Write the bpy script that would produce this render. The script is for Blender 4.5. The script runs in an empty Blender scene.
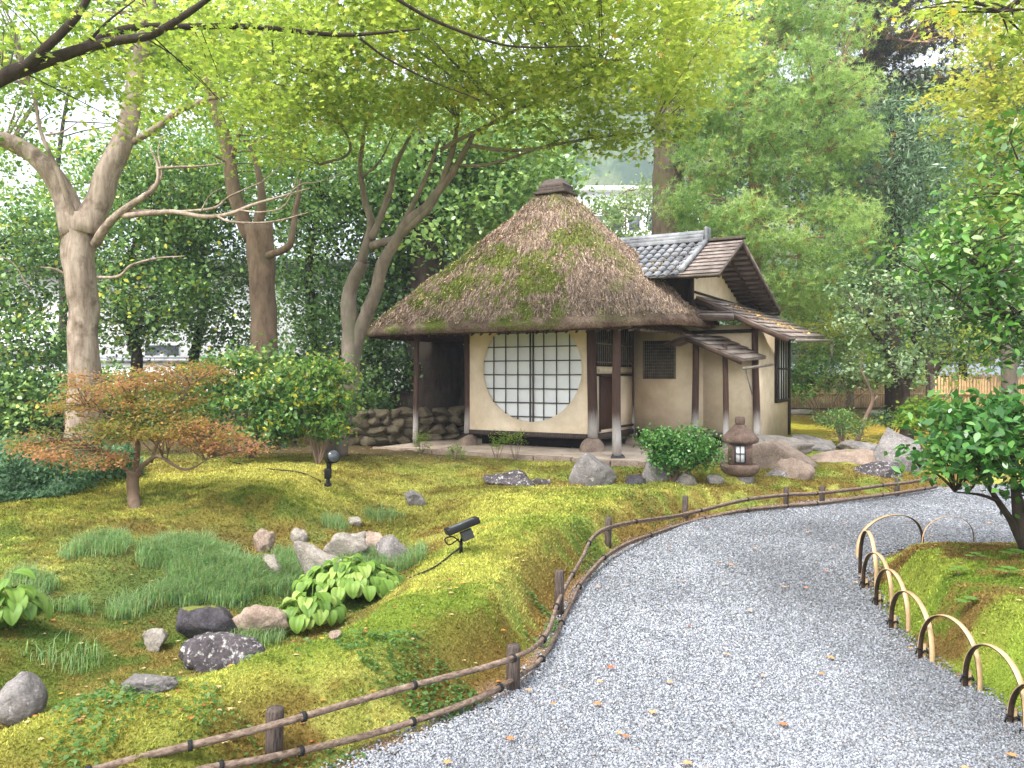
import bpy, bmesh, math, random
import numpy as np
from mathutils import Vector, noise as mnoise
RS = np.random.RandomState(7)
random.seed(7)
SC = bpy.context.scene
COL = SC.collection

# ------------------------------------------------------------ camera, sky, sun, exposure
F, HY, CAMZ = 800.0, 375.0, 1.6
cam_d = bpy.data.cameras.new("camera"); cam = bpy.data.objects.new("camera", cam_d); COL.objects.link(cam)
cam.location = (0, 0, CAMZ); cam.rotation_euler = (math.radians(90), 0, 0)
cam_d.sensor_width = 36; cam_d.lens = F/1024*36; cam_d.shift_y = -(384-HY)/1024
cam_d.clip_end = 2000; SC.camera = cam
SUN_EL, SUN_AZ = math.radians(54), math.radians(-38)   # azimuth from -Y (behind the camera) towards -X
wd = bpy.data.worlds.new("World"); SC.world = wd; wd.use_nodes = True
nt = wd.node_tree; bg = nt.nodes['Background']
sky = nt.nodes.new('ShaderNodeTexSky'); sky.sky_type = 'NISHITA'; sky.sun_disc = False
sdir = Vector((math.sin(SUN_AZ)*math.cos(SUN_EL), -math.cos(SUN_AZ)*math.cos(SUN_EL), math.sin(SUN_EL)))
sky.sun_elevation = SUN_EL; sky.sun_rotation = math.atan2(sdir.x, sdir.y)
sky.air_density = 1.2; sky.dust_density = 3.0; sky.ozone_density = 1.0
hs = nt.nodes.new('ShaderNodeHueSaturation'); hs.inputs['Saturation'].default_value = 0.32; hs.inputs['Value'].default_value = 1.0
nt.links.new(sky.outputs[0], hs.inputs['Color']); nt.links.new(hs.outputs[0], bg.inputs[0])
bg.inputs[1].default_value = 0.15
sl = bpy.data.lights.new("sun", 'SUN'); sun = bpy.data.objects.new("sun", sl); COL.objects.link(sun)
sl.energy = 1.4; sl.angle = math.radians(16); sl.color = (1, 0.96, 0.9)
sun.rotation_euler = sdir.to_track_quat('Z', 'Y').to_euler()
SC.view_settings.view_transform = 'Standard'; SC.view_settings.look = 'None'
SC.view_settings.gamma = 1; SC.view_settings.use_curve_mapping = False
SC.view_settings.exposure = 2.0
SC.render.engine = 'CYCLES'
SC.cycles.max_bounces = 7; SC.cycles.transmission_bounces = 4; SC.cycles.diffuse_bounces = 4
SC.cycles.volume_bounces = 0; SC.cycles.use_denoising = True; SC.cycles.denoiser = 'OPENIMAGEDENOISE'; SC.cycles.denoising_input_passes = 'RGB_ALBEDO_NORMAL'; SC.cycles.denoising_prefilter = 'NONE'
SC.cycles.transparent_max_bounces = 4

# ------------------------------------------------------------ maths helpers
def W(px, py, d): return np.array([(px-512)*d/F, d, CAMZ-(py-HY)*d/F])
def smooth(a, b, x):
    t = np.clip((x-a)/(b-a), 0, 1); return t*t*(3-2*t)
def _hash(i, j, k, s):
    n = (i*374761393 + j*668265263 + k*2147483647 + s*1274126177) & 0xffffffff
    n = ((n ^ (n >> 13))*1274126177) & 0xffffffff
    n = ((n ^ (n >> 16))*2246822519) & 0xffffffff
    return ((n ^ (n >> 15)) & 0xffffff)/float(0xffffff)
def vn(P, scale=1.0, seed=0):
    P = np.asarray(P, float)*scale + 1000.0 + seed*17.3
    I = np.floor(P).astype(np.int64); f = P-I; f = f*f*(3-2*f)
    r = 0
    for a in (0, 1):
        for b in (0, 1):
            for c in (0, 1):
                w = (f[..., 0] if a else 1-f[..., 0])*(f[..., 1] if b else 1-f[..., 1])*(f[..., 2] if c else 1-f[..., 2])
                r = r + w*_hash(I[..., 0]+a, I[..., 1]+b, I[..., 2]+c, seed)
    return r
def fbm(P, scale=1.0, seed=0, o=4):
    r = 0; a = 1; t = 0
    for i in range(o):
        r = r + a*vn(P, scale*2**i, seed+i*5); t += a; a *= .5
    return r/t
def norm(v): return v/np.maximum(np.linalg.norm(v, axis=-1, keepdims=True), 1e-9)
def lerp(a, b, t): return a+(b-a)*t

# ------------------------------------------------------------ mesh helpers
def mesh(name, V, Fs, mat, parent=None, col=None, smooth_sh=False):
    V = np.asarray(V, np.float32).reshape(-1, 3)
    if isinstance(Fs, np.ndarray): Fs = [Fs]
    Fs = [np.asarray(f, np.int32) for f in Fs if len(f)]
    me = bpy.data.meshes.new(name)
    nl = sum(f.size for f in Fs); nf = sum(len(f) for f in Fs)
    me.vertices.add(len(V)); me.vertices.foreach_set('co', V.ravel())
    me.loops.add(nl); me.polygons.add(nf)
    me.loops.foreach_set('vertex_index', np.concatenate([f.ravel() for f in Fs]))
    tot = np.concatenate([np.full(len(f), f.shape[1], np.int32) for f in Fs])
    st = np.concatenate([[0], np.cumsum(tot)[:-1]]).astype(np.int32)
    me.polygons.foreach_set('loop_start', st)
    me.update(calc_edges=True)
    if col is not None:
        c = np.ones((len(V), 4), np.float32); c[:, :3] = col
        at = me.attributes.new('Col', 'FLOAT_COLOR', 'POINT'); at.data.foreach_set('color', c.ravel())
    if smooth_sh: me.polygons.foreach_set('use_smooth', np.ones(nf, bool))
    o = bpy.data.objects.new(name, me); COL.objects.link(o)
    if mat: me.materials.append(mat)
    if parent is not None:
        o.parent = parent
        o.matrix_parent_inverse = parent.matrix_basis.inverted()
    return o
def tag(o, label=None, cat=None, group=None, kind=None):
    if label: o['label'] = label
    if cat: o['category'] = cat
    if group: o['group'] = group
    if kind: o['kind'] = kind
    return o
def thing(name, loc, label, cat, group=None):
    o = bpy.data.objects.new(name, None); COL.objects.link(o)
    o.empty_display_size = .1; o.location = [float(c) for c in loc]
    bpy.context.view_layer.update()
    return tag(o, label, cat, group)
class MB:
    def __init__(s): s.V = []; s.F = {}; s.C = []; s.n = 0
    def add(s, V, Fa, col=None):
        V = np.asarray(V, float).reshape(-1, 3); Fa = np.asarray(Fa, int)
        if Fa.ndim == 1: Fa = Fa[None]
        s.F.setdefault(Fa.shape[1], []).append(Fa+s.n); s.V.append(V)
        s.C.append(np.broadcast_to(np.array(col if col is not None else (1, 1, 1), float), V.shape)); s.n += len(V)
        return s
    def box(s, c, h, ax=None, col=None, bev=0.0):
        ax = np.eye(3) if ax is None else np.asarray(ax, float)
        h = np.asarray(h, float)
        if bev <= 0: sg = [(-1, -1, -1), (1, -1, -1), (1, 1, -1), (-1, 1, -1), (-1, -1, 1), (1, -1, 1), (1, 1, 1), (-1, 1, 1)]
        if bev <= 0:
            V = [np.array(c)+(np.array(g)*h)@ax for g in sg]
            return s.add(V, [[0, 3, 2, 1], [4, 5, 6, 7], [0, 1, 5, 4], [1, 2, 6, 5], [2, 3, 7, 6], [3, 0, 4, 7]], col)
        bm = bmesh.new(); bmesh.ops.create_cube(bm, size=2)
        for v in bm.verts: v.co = Vector([v.co[i]*h[i] for i in range(3)])
        bmesh.ops.bevel(bm, geom=bm.edges[:]+bm.verts[:], offset=bev, segments=2, affect='EDGES', profile=.6)
        V = np.array([v.co[:] for v in bm.verts])@ax+np.array(c)
        k = s.n; s.V.append(V); s.C.append(np.broadcast_to(np.array(col if col is not None else (1, 1, 1), float), V.shape))
        for f in bm.faces: s.F.setdefault(len(f.verts), []).append(np.array([[v.index+k for v in f.verts]]))
        s.n += len(V); bm.free(); return s
    def tube(s, P, R, sides=8, col=None, cap=True, rough=0.0, seed=0):
        P = np.asarray(P, float); m = len(P); R = np.broadcast_to(np.asarray(R, float), (m,))
        T = norm(np.gradient(P, axis=0)); ref = np.array([0, 0, 1.]) if abs(T[0][2]) < .9 else np.array([1., 0, 0])
        A = norm(np.cross(T[0], ref)); rings = []
        for i in range(m):
            A = norm(A-T[i]*np.dot(A, T[i])); B = np.cross(T[i], A)
            th = np.arange(sides)/sides*2*math.pi
            r = R[i]*(1+(rough*(fbm(np.c_[np.cos(th)*1.3, np.sin(th)*1.3, np.full(sides, i*.35)], 1, seed, 2)-.5)*2 if rough else 0))
            rings.append(P[i]+(np.cos(th)*r)[:, None]*A+(np.sin(th)*r)[:, None]*B)
        V = np.concatenate(rings); i = np.arange(m-1)[:, None]*sides; j = np.arange(sides)[None]; j2 = (j+1) % sides
        Fq = np.stack([i+j, i+j2, i+sides+j2, i+sides+j], -1).reshape(-1, 4)
        k = s.n; s.add(V, Fq, col)
        if cap:
            s.F.setdefault(sides, []).append(np.array([list(range(sides))[::-1], list(range((m-1)*sides, m*sides))])+k)
        return s
    def lathe(s, c, prof, sides=24, col=None, square=0.0, rot=0.0):
        th = np.arange(sides)/sides*2*math.pi+rot; V = []
        for r, z in prof: V.append(np.c_[c[0]+r*np.cos(th), c[1]+r*np.sin(th), np.full(sides, c[2]+z)])
        m = len(prof); i = np.arange(m-1)[:, None]*sides; j = np.arange(sides)[None]; j2 = (j+1) % sides
        Fq = np.stack([i+j, i+j2, i+sides+j2, i+sides+j], -1).reshape(-1, 4)
        k = s.n; s.add(np.concatenate(V), Fq, col)
        s.F.setdefault(sides, []).append(np.array([list(range(sides))[::-1], list(range((m-1)*sides, m*sides))])+k)
        return s
    def build(s, name, mat, parent=None, smooth_sh=False, usecol=False):
        V = np.concatenate(s.V); Fs = [np.concatenate(v) for v in s.F.values()]
        return mesh(name, V, Fs, mat, parent, np.concatenate(s.C) if usecol else None, smooth_sh)
def spline(P, n=6):
    P = np.asarray(P, float); Q = np.vstack([2*P[0]-P[1], P, 2*P[-1]-P[-2]]); out = []
    for i in range(1, len(Q)-2):
        for t in np.arange(n)/n:
            out.append(.5*((2*Q[i])+(-Q[i-1]+Q[i+1])*t+(2*Q[i-1]-5*Q[i]+4*Q[i+1]-Q[i+2])*t*t+(-Q[i-1]+3*Q[i]-3*Q[i+1]+Q[i+2])*t**3))
    out.append(P[-1]); return np.array(out)

# ------------------------------------------------------------ materials
def newmat(name):
    m = bpy.data.materials.new(name); m.use_nodes = True; t = m.node_tree
    return m, t, t.nodes['Principled BSDF']
def N(t, typ, **k):
    n = t.nodes.new(typ)
    for a, b in k.items():
        if hasattr(n, a): setattr(n, a, b)
        else: n.inputs[a].default_value = b
    return n
def L(t, a, b): t.links.new(a, b)
def ramp(t, fac, stops):
    r = t.nodes.new('ShaderNodeValToRGB'); e = r.color_ramp.elements
    while len(e) > 1: e.remove(e[-1])
    e[0].position = stops[0][0]; e[0].color = tuple(stops[0][1])+(1,)
    for p, c in stops[1:]:
        x = e.new(p); x.color = tuple(c)+(1,)
    L(t, fac, r.inputs[0]); return r.outputs[0]
def mixc(t, fac, a, b, typ='MIX'):
    m = t.nodes.new('ShaderNodeMix'); m.data_type = 'RGBA'; m.blend_type = typ
    for s, v in ((m.inputs[0], fac), (m.inputs[6], a), (m.inputs[7], b)):
        if hasattr(v, 'is_linked'): L(t, v, s)
        elif isinstance(v, (int, float)): s.default_value = v
        else: s.default_value = tuple(v)+(1,)
    return m.outputs[2]
def noise(t, scale, detail=6, rough=.6, coord=None, dist=0.0):
    n = N(t, 'ShaderNodeTexNoise', Scale=scale, Detail=detail, Roughness=rough, Distortion=dist)
    if coord is not None: L(t, coord, n.inputs['Vector'])
    return n.outputs['Fac']
def bump(t, p, h, strength=.5, dist=.02):
    b = N(t, 'ShaderNodeBump', Strength=strength, Distance=dist); L(t, h, b.inputs['Height']); L(t, b.outputs[0], p.inputs['Normal'])
def wpos(t): return t.nodes.new('ShaderNodeNewGeometry').outputs['Position']
def leaf_material(name, transl=.35, rough=.45, spec=.35):
    m, t, p = newmat(name); a = N(t, 'ShaderNodeAttribute', attribute_name='Col').outputs['Color']
    L(t, a, p.inputs['Base Color']); p.inputs['Roughness'].default_value = rough; p.inputs['Specular IOR Level'].default_value = spec
    tr = N(t, 'ShaderNodeBsdfTranslucent'); c = mixc(t, 1.0, a, (1.12, 1.18, .8), 'MULTIPLY'); L(t, c, tr.inputs['Color'])
    mx = N(t, 'ShaderNodeMixShader'); mx.inputs[0].default_value = transl
    L(t, p.outputs[0], mx.inputs[1]); L(t, tr.outputs[0], mx.inputs[2]); L(t, mx.outputs[0], t.nodes['Material Output'].inputs[0])
    return m
M_LEAF = leaf_material('soft_leaf', .62, .5, .3)
M_GLOSS = leaf_material('glossy_leaf', .25, .32, .5)
M_HOSTA = leaf_material('hosta_leaf', .35, .5, .3)
M_MOSSF = leaf_material('moss_strand', .3, .9, .1)
M_DRY = leaf_material('dry_leaf', .2, .7, .2)
def col_material(name, rough=.9, bs=0, bstr=.5, bd=.01, spec=.2, var=.3, scale=30):
    m, t, p = newmat(name); a = N(t, 'ShaderNodeAttribute', attribute_name='Col').outputs['Color']; w = wpos(t)
    n = noise(t, scale, 6, .7, w); v = ramp(t, n, [(.3, (1-var,)*3), (.7, (1+var,)*3)])
    L(t, mixc(t, 1.0, a, v, 'MULTIPLY'), p.inputs['Base Color']); p.inputs['Roughness'].default_value = rough
    p.inputs['Specular IOR Level'].default_value = spec
    if bs: bump(t, p, noise(t, bs, 5, .7, w), bstr, bd)
    return m
M_GROUND = col_material('mossy_ground', 1.0, 90, 1.0, .03, .05, .45, 55)
M_STRAW = col_material('thatch_straw', .9, 0, spec=.1, var=.25, scale=25)
def simple(name, c1, c2, scale=8, rough=.8, bs=60, bstr=.3, bd=.01, spec=.3, stretch=None, stops=(.35, .65)):
    m, t, p = newmat(name); co = wpos(t)
    if stretch:
        mp = N(t, 'ShaderNodeMapping'); mp.inputs['Scale'].default_value = stretch; L(t, co, mp.inputs[0]); co = mp.outputs[0]
    L(t, ramp(t, noise(t, scale, 8, .65, co), [(stops[0], c1), (stops[1], c2)]), p.inputs['Base Color'])
    p.inputs['Roughness'].default_value = rough; p.inputs['Specular IOR Level'].default_value = spec
    if bs: bump(t, p, noise(t, bs, 6, .7, co), bstr, bd)
    return m
M_PLASTER = simple('ochre_plaster', (.74, .59, .42), (.85, .71, .53), 2.5, .95, 120, .25, .004, .1)
_t = M_PLASTER.node_tree; _p = _t.nodes['Principled BSDF']; _src = _p.inputs['Base Color'].links[0].from_socket
L(_t, mixc(_t, 1.0, _src, ramp(_t, noise(_t, 1.3, 8, .75, wpos(_t), .4), [(.33, (.80, .77, .73)), (.58, (1, 1, 1))]), 'MULTIPLY'), _p.inputs['Base Color'])
M_WHITEWALL = simple('white_plaster', (.75, .75, .76), (.85, .85, .85), 2, .9, 0)
M_PAPER = simple('shoji_paper', (.78, .79, .80), (.85, .86, .86), 3, .8, 0)
M_DKWOOD = simple('dark_wood', (.018, .012, .009), (.045, .03, .022), 14, .7, 80, .3, .004, .3, (6, 6, .6))
M_BAR = simple('window_lath', (.05, .045, .04), (.10, .09, .08), 10, .7, 0)
M_DOOR = simple('door_wood', (.045, .02, .013), (.09, .042, .028), 9, .6, 60, .3, .004, .3, (5, 5, .4))
M_SHINGLE = simple('bark_shingle', (.12, .09, .078), (.36, .30, .265), 5, .85, 70, .8, .01, .2, None, (.3, .7))
M_TILE = simple('roof_tile', (.09, .095, .105), (.34, .345, .36), 3, .5, 40, .3, .005, .4)
M_RAFT = simple('rafter_wood', (.045, .025, .018), (.1, .06, .04), 6, .8, 0)
M_SANDY = simple('sandy_floor', (.36, .29, .22), (.55, .45, .36), 3, .95, 90, .4, .006, .1)
M_BLACK = simple('black_metal', (.004, .004, .005), (.009, .009, .01), 8, .5, 0, spec=.25)
M_GLASS, _t, _p = newmat('lamp_glass'); _p.inputs['Base Color'].default_value = (.08, .09, .1, 1); _p.inputs['Roughness'].default_value = .08
M_DARKIN = simple('dark_inside', (.006, .005, .005), (.015, .012, .01), 5, .9, 0)
M_GRILLE = simple('pale_lattice', (.13, .11, .09), (.26, .22, .18), 12, .8, 0)
M_BAMBOO = simple('split_bamboo', (.34, .22, .11), (.50, .35, .20), 9, .45, 0, spec=.4)
M_BAMBOOD = simple('bamboo_rind', (.012, .008, .006), (.05, .03, .02), 9, .45, 0, spec=.4)
M_CORD = simple('black_cord', (.008, .008, .009), (.02, .02, .02), 40, .9, 0)
M_RAIL = simple('weathered_rail', (.07, .045, .032), (.26, .19, .145), 10, .85, 90, .5, .004, .2, (3, 3, 9))
M_POSTW = simple('weathered_post', (.035, .027, .022), (.13, .10, .085), 12, .9, 60, .7, .006, .2, (9, 9, 1))
M_BFENCE = simple('bamboo_screen', (.42, .25, .12), (.68, .47, .26), 4, .6, 0)
def post_material():
    m, t, p = newmat('weathered_pillar'); g = wpos(t); sx = N(t, 'ShaderNodeSeparateXYZ'); L(t, g, sx.inputs[0])
    mp = N(t, 'ShaderNodeMapping'); mp.inputs['Scale'].default_value = (8, 8, .8); L(t, g, mp.inputs[0])
    n = noise(t, 6, 6, .7, mp.outputs[0])
    base = ramp(t, n, [(.3, (.028, .012, .008)), (.7, (.09, .042, .028))])
    grey = ramp(t, n, [(.3, (.30, .27, .25)), (.7, (.55, .51, .48))])
    a = N(t, 'ShaderNodeMath', operation='MULTIPLY_ADD'); L(t, n, a.inputs[0]); a.inputs[1].default_value = .5; L(t, sx.outputs[2], a.inputs[2])
    fac = ramp(t, a.outputs[0], [(.95, (1, 1, 1)), (1.0, (.0, .0, .0))])
    r = N(t, 'ShaderNodeMapRange'); r.inputs['From Min'].default_value = 1.0; r.inputs['From Max'].default_value = 1.3
    r.inputs['To Min'].default_value = 1; r.inputs['To Max'].default_value = 0; L(t, a.outputs[0], r.inputs['Value'])
    L(t, mixc(t, r.outputs[0], base, grey), p.inputs['Base Color']); p.inputs['Roughness'].default_value = .8
    return m
M_PILLAR = post_material()
def bark(name, c1, c2, c3, zs=.35, scale=9, bd=.02):
    m, t, p = newmat(name); co = wpos(t)
    mp = N(t, 'ShaderNodeMapping'); mp.inputs['Scale'].default_value = (1, 1, zs); L(t, co, mp.inputs[0])
    n = noise(t, scale, 8, .7, mp.outputs[0], .3); n2 = noise(t, 3.2, 5, .65, co)
    c = ramp(t, n, [(.3, c1), (.62, c2)]); f = ramp(t, n2, [(.5, (0, 0, 0)), (.68, (1, 1, 1))])
    L(t, mixc(t, f, c, c3), p.inputs['Base Color']); p.inputs['Roughness'].default_value = .9
    p.inputs['Specular IOR Level'].default_value = .15
    bump(t, p, noise(t, scale*4, 6, .75, mp.outputs[0]), .7, bd); return m
B_PALE = bark('pale_smooth_bark', (.17, .12, .09), (.43, .345, .28), (.12, .085, .06), .22, 11, .02)
B_BROWN = bark('brown_bark', (.10, .065, .045), (.24, .165, .115), (.16, .13, .09), .3, 9, .03)
B_MAPLE = bark('grey_brown_bark', (.09, .068, .055), (.24, .19, .155), (.14, .13, .09), .3, 7, .012)
B_DARK = bark('dark_bark', (.02, .014, .012), (.07, .05, .04), (.05, .045, .03), .3, 10, .02)
B_RED = bark('reddish_pine_bark', (.16, .08, .06), (.32, .18, .13), (.2, .13, .1), .3, 8, .02)
def rock_material(name, c1, c2, spot=(.6, .6, .58), thr=.62, moss=.0, sc=5):
    m, t, p = newmat(name); co = wpos(t)
    n = noise(t, sc, 9, .72, co, .2); c = ramp(t, n, [(.3, c1), (.68, c2)])
    n2 = noise(t, sc*4.2, 8, .7, co, .3); f = ramp(t, n2, [(thr-.02, (0, 0, 0)), (thr+.12, (.85, .85, .85))])
    c = mixc(t, f, c, spot)
    n3 = noise(t, 60, 4, .7, co); c = mixc(t, 1.0, c, ramp(t, n3, [(.3, (.65,)*3), (.7, (1.3,)*3)]), 'MULTIPLY')
    if moss > 0:
        g = t.nodes.new('ShaderNodeNewGeometry'); sx = N(t, 'ShaderNodeSeparateXYZ'); L(t, g.outputs['Normal'], sx.inputs[0])
        mm = N(t, 'ShaderNodeMath', operation='MULTIPLY'); L(t, sx.outputs[2], mm.inputs[0]); L(t, noise(t, 4, 5, .7, co), mm.inputs[1])
        f2 = ramp(t, mm.outputs[0], [(.62-moss, (0, 0, 0)), (.68-moss, (1, 1, 1))]); c = mixc(t, f2, c, (.16, .17, .03))
    L(t, c, p.inputs['Base Color']); p.inputs['Roughness'].default_value = .92; p.inputs['Specular IOR Level'].default_value = .2
    bump(t, p, noise(t, 28, 9, .75, co), .9, .025); return m
R_GREY = rock_material('grey_rock', (.10, .09, .085), (.30, .275, .26), (.62, .58, .54), .60)
R_DARK = rock_material('dark_volcanic_rock', (.022, .02, .024), (.10, .09, .10), (.5, .45, .42), .66, .08, 7)
R_DARKSPOT = rock_material('dark_rock_with_lichen', (.03, .025, .03), (.13, .11, .115), (.75, .73, .68), .55, 0, 6)
R_PALE = rock_material('pale_rock', (.17, .145, .12), (.40, .36, .31), (.5, .48, .43), .6, .04)
R_TAN = rock_material('tan_rock', (.20, .145, .11), (.44, .34, .27), (.5, .45, .4), .66, .03)
R_LANT = rock_material('lantern_stone', (.10, .065, .05), (.27, .185, .145), (.36, .33, .30), .66, 0, 9)

# ------------------------------------------------------------ ground height
HUc, HUs = math.cos(math.radians(30)), math.sin(math.radians(30))
HB = np.array([1.28, 12.8])
def HU(u, w, z): return np.array([HB[0]+HUc*u+HUs*w, HB[1]-HUs*u+HUc*w, z])
HAX = np.array([[HUc, -HUs, 0], [HUs, HUc, 0], [0, 0, 1]])
def cp(px, py, z):
    d = F*(CAMZ-z)/(py-HY); return ((px-512)*d/F, d, z)
CPS = [cp(*a) for a in [
    (0, 735, .26), (130, 692, .28), (200, 674, .29), (270, 652, .31), (340, 635, .32), (400, 595, .33), (430, 560, .32), (470, 530, .33), (500, 500, .31),
    (600, 491, .3), (700, 488, .25), (800, 486, .13), (480, 600, .31), (540, 540, .33), (430, 640, .26), (300, 700, .16), (0, 820, .12), (590, 520, .28), (560, 580, .25), (500, 650, .18),
    (250, 640, -.14), (300, 608, -.15), (360, 570, -.08), (180, 650, -.16), (100, 665, -.16), (30, 705, -.16), (100, 620, -.10), (30, 645, 0), (-60, 700, .0),
    (0, 600, .1), (130, 570, .1), (250, 570, .04), (250, 530, .2), (130, 510, .36), (50, 524, .33), (0, 540, .27), (200, 503, .40), (290, 503, .36), (350, 522, .12),
    (400, 540, .03), (395, 505, .15), (440, 490, .2), (330, 480, .40), (250, 465, .45), (150, 478, .43), (0, 480, .5), (400, 470, .35), (450, 468, .32), (380, 452, .4),
    (520, 476, .26), (600, 480, .22), (690, 480, .22), (760, 478, .2), (850, 470, .2), (930, 465, .2),
    (890, 556, .26), (950, 545, .35), (1024, 546, .35), (960, 600, .3), (1020, 640, .3), (1024, 740, .14)]]
CPS += [tuple(HU(u, w, z)) for u, w, z in [(-4.2, -1.3, .37), (-3, -.9, .34), (-1.2, -1.25, .33), (0, -1.3, .32), (1.2, -1.4, .29), (2.6, 1, .33), (2.9, 4, .45), (0, 4, .42), (-1.2, 1, .34), (1.5, 0, .33), (-3.4, 1.4, .38)]]
CPS += [(-3.3, 14.7, .42), (-2.2, 15.1, .42), (-1.2, 15.5, .42), (-3.2, 15.9, .95), (-2.2, 16.1, 1.0), (-1, 16.6, 1.0), (-2, 19, 1.0), (-5, 17, .7),
        (-10, 14, .65), (-12, 8, .5), (-8, 5, .35), (12, 15, .35), (7, 16, .4), (6, 20, .5), (0, 26, .6), (-10, 26, .6), (14, 26, .6), (15, 20, .5),
        (-8, 1, .3), (-4, 1.5, .25), (4.5, 5, .38), (5, 3, .3), (8, 5, .35), (4, 7, .1), (5.5, 7, .15), (8, 7, .15), (5, 0, .2), (-22, 20, .6), (24, 15, .5), (-22, 5, .5), (24, 5, .4)]
for cx_, cy_, off in [(0, 735, (-.25, .42)), (130, 692, (-.2, .42)), (200, 674, (-.22, .4)), (270, 652, (-.25, .4)), (340, 635, (-.3, .38)), (400, 595, (-.34, .34)), (430, 560, (-.36, .25))]:
    q = cp(cx_, cy_, .25); CPS.append((q[0]+off[0], q[1]+off[1], -.10)); CPS.append((q[0]+off[0]*1.9, q[1]+off[1]*1.9, -.15))
CPS = np.array(CPS)
def _phi(r2): return .5*r2*np.log(r2+1e-6)
_X = CPS[:, :2]; _n = len(CPS)
_K = _phi(((_X[:, None]-_X[None])**2).sum(-1))+np.eye(_n)*.004; _Pm = np.c_[np.ones(_n), _X]
_A = np.zeros((_n+3, _n+3)); _A[:_n, :_n] = _K; _A[:_n, _n:] = _Pm; _A[_n:, :_n] = _Pm.T
_w = np.linalg.solve(_A, np.r_[CPS[:, 2], 0, 0, 0])
def pz(px, py): d = F*CAMZ/(py-HY); return ((px-512)*d/F, d)
LEFT_EDGE = [(-2.6, .2), (-1.7, 1.6), (-1.0, 2.75), pz(365, 768), pz(455, 724), pz(527, 686), pz(558, 646), pz(571, 617), pz(592, 584), pz(621, 555), pz(658, 536), pz(691, 523), pz(760, 509), pz(830, 501), pz(900, 494), pz(960, 487), (9.5, 12.1), (16, 12.6)]
RIGHT_EDGE = [(16, 8.2), (8, 7.75), (5.5, 7.7), (4.5, 7.65), (3.9, 7.6), (3.3, 7.2), (2.85, 6.55), (2.62, 5.98), (2.5, 5.54), (2.38, 5.06), (2.3, 4.52), (2.33, 4.12), (2.31, 3.71), (2.22, 3.2), (2.3, 1.5), (2.6, .2)]
def sp2(P, n=5): return spline(np.c_[np.array(P), np.zeros(len(P))], n)[:, :2]
POLY = np.vstack([sp2(LEFT_EDGE), sp2(RIGHT_EDGE)])
def path_sd(X, Y):
    """signed distance to the gravel outline, negative inside"""
    P = np.stack([X, Y], -1).reshape(-1, 2); best = np.full(len(P), 1e9); ins = np.zeros(len(P), bool)
    A = POLY; B = np.roll(POLY, -1, 0)
    for a, b in zip(A, B):
        ab = b-a; t = np.clip(((P-a)@ab)/(ab@ab+1e-12), 0, 1); dd = ((P-a-t[:, None]*ab)**2).sum(-1); best = np.minimum(best, dd)
        c = ((a[1] > P[:, 1]) != (b[1] > P[:, 1])); xx = a[0]+(P[:, 1]-a[1])*ab[0]/(ab[1] if abs(ab[1]) > 1e-12 else 1e-12)
        ins ^= c & (P[:, 0] < xx)
    d = np.sqrt(best); return np.where(ins, -d, d).reshape(np.shape(X))
def ground(X, Y, detail=True):
    X = np.asarray(X, float); Y = np.asarray(Y, float); sh = X.shape; x = X.ravel(); y = Y.ravel(); z = np.zeros(len(x))
    xc = np.clip(x, -24, 26); yc = np.clip(y, -1, 28)
    for i in range(0, len(x), 20000):
        q = np.c_[xc[i:i+20000], yc[i:i+20000]]; r2 = ((q[:, None]-_X[None])**2).sum(-1)
        z[i:i+20000] = _phi(r2)@_w[:_n]+_w[_n]+q@_w[_n+1:]
    far = smooth(18, 34, np.hypot(x, y-5)); z = lerp(z, .6, far); z = np.clip(z, -.22, 1.2)
    if detail:
        P = np.c_[x, y, x*0]; z = z+(fbm(P, 2.2, 3, 3)-.5)*.09*(1-far)+(fbm(P, 9, 9, 2)-.5)*.035*(1-far)
    sd = path_sd(x, y); k = smooth(.02, .42, sd)
    z = np.where(sd < .02, -.035, lerp(np.minimum(z, .02)-.0, z, k))
    z = np.where((sd >= .02) & (sd < .42), lerp(-.015, z, k), z)
    # hut platform is kept level
    u = (x-HB[0])*HUc-(y-HB[1])*HUs; w = (x-HB[0])*HUs+(y-HB[1])*HUc
    e = np.maximum(np.abs(u+.45)-2.95, np.abs(w-1.1)-2.15); kk = 1-smooth(-.05, .2, e); z = lerp(z, .335, kk)
    return z.reshape(sh)
def gz(x, y): return float(ground(np.array([x]), np.array([y]))[0])
def G(px, py):
    ds = np.concatenate([np.arange(2.5, 14, .04), np.arange(14, 60, .2)]); x = (px-512)*ds/F; z = CAMZ-(py-HY)*ds/F
    g = ground(x, ds); i = np.argmax(z < g)
    if not (z < g).any(): i = len(ds)-1
    return np.array([x[i], ds[i], g[i]])
def Gd(px, d):
    x = (px-512)*d/F; return np.array([x, d, gz(x, d)])

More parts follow.
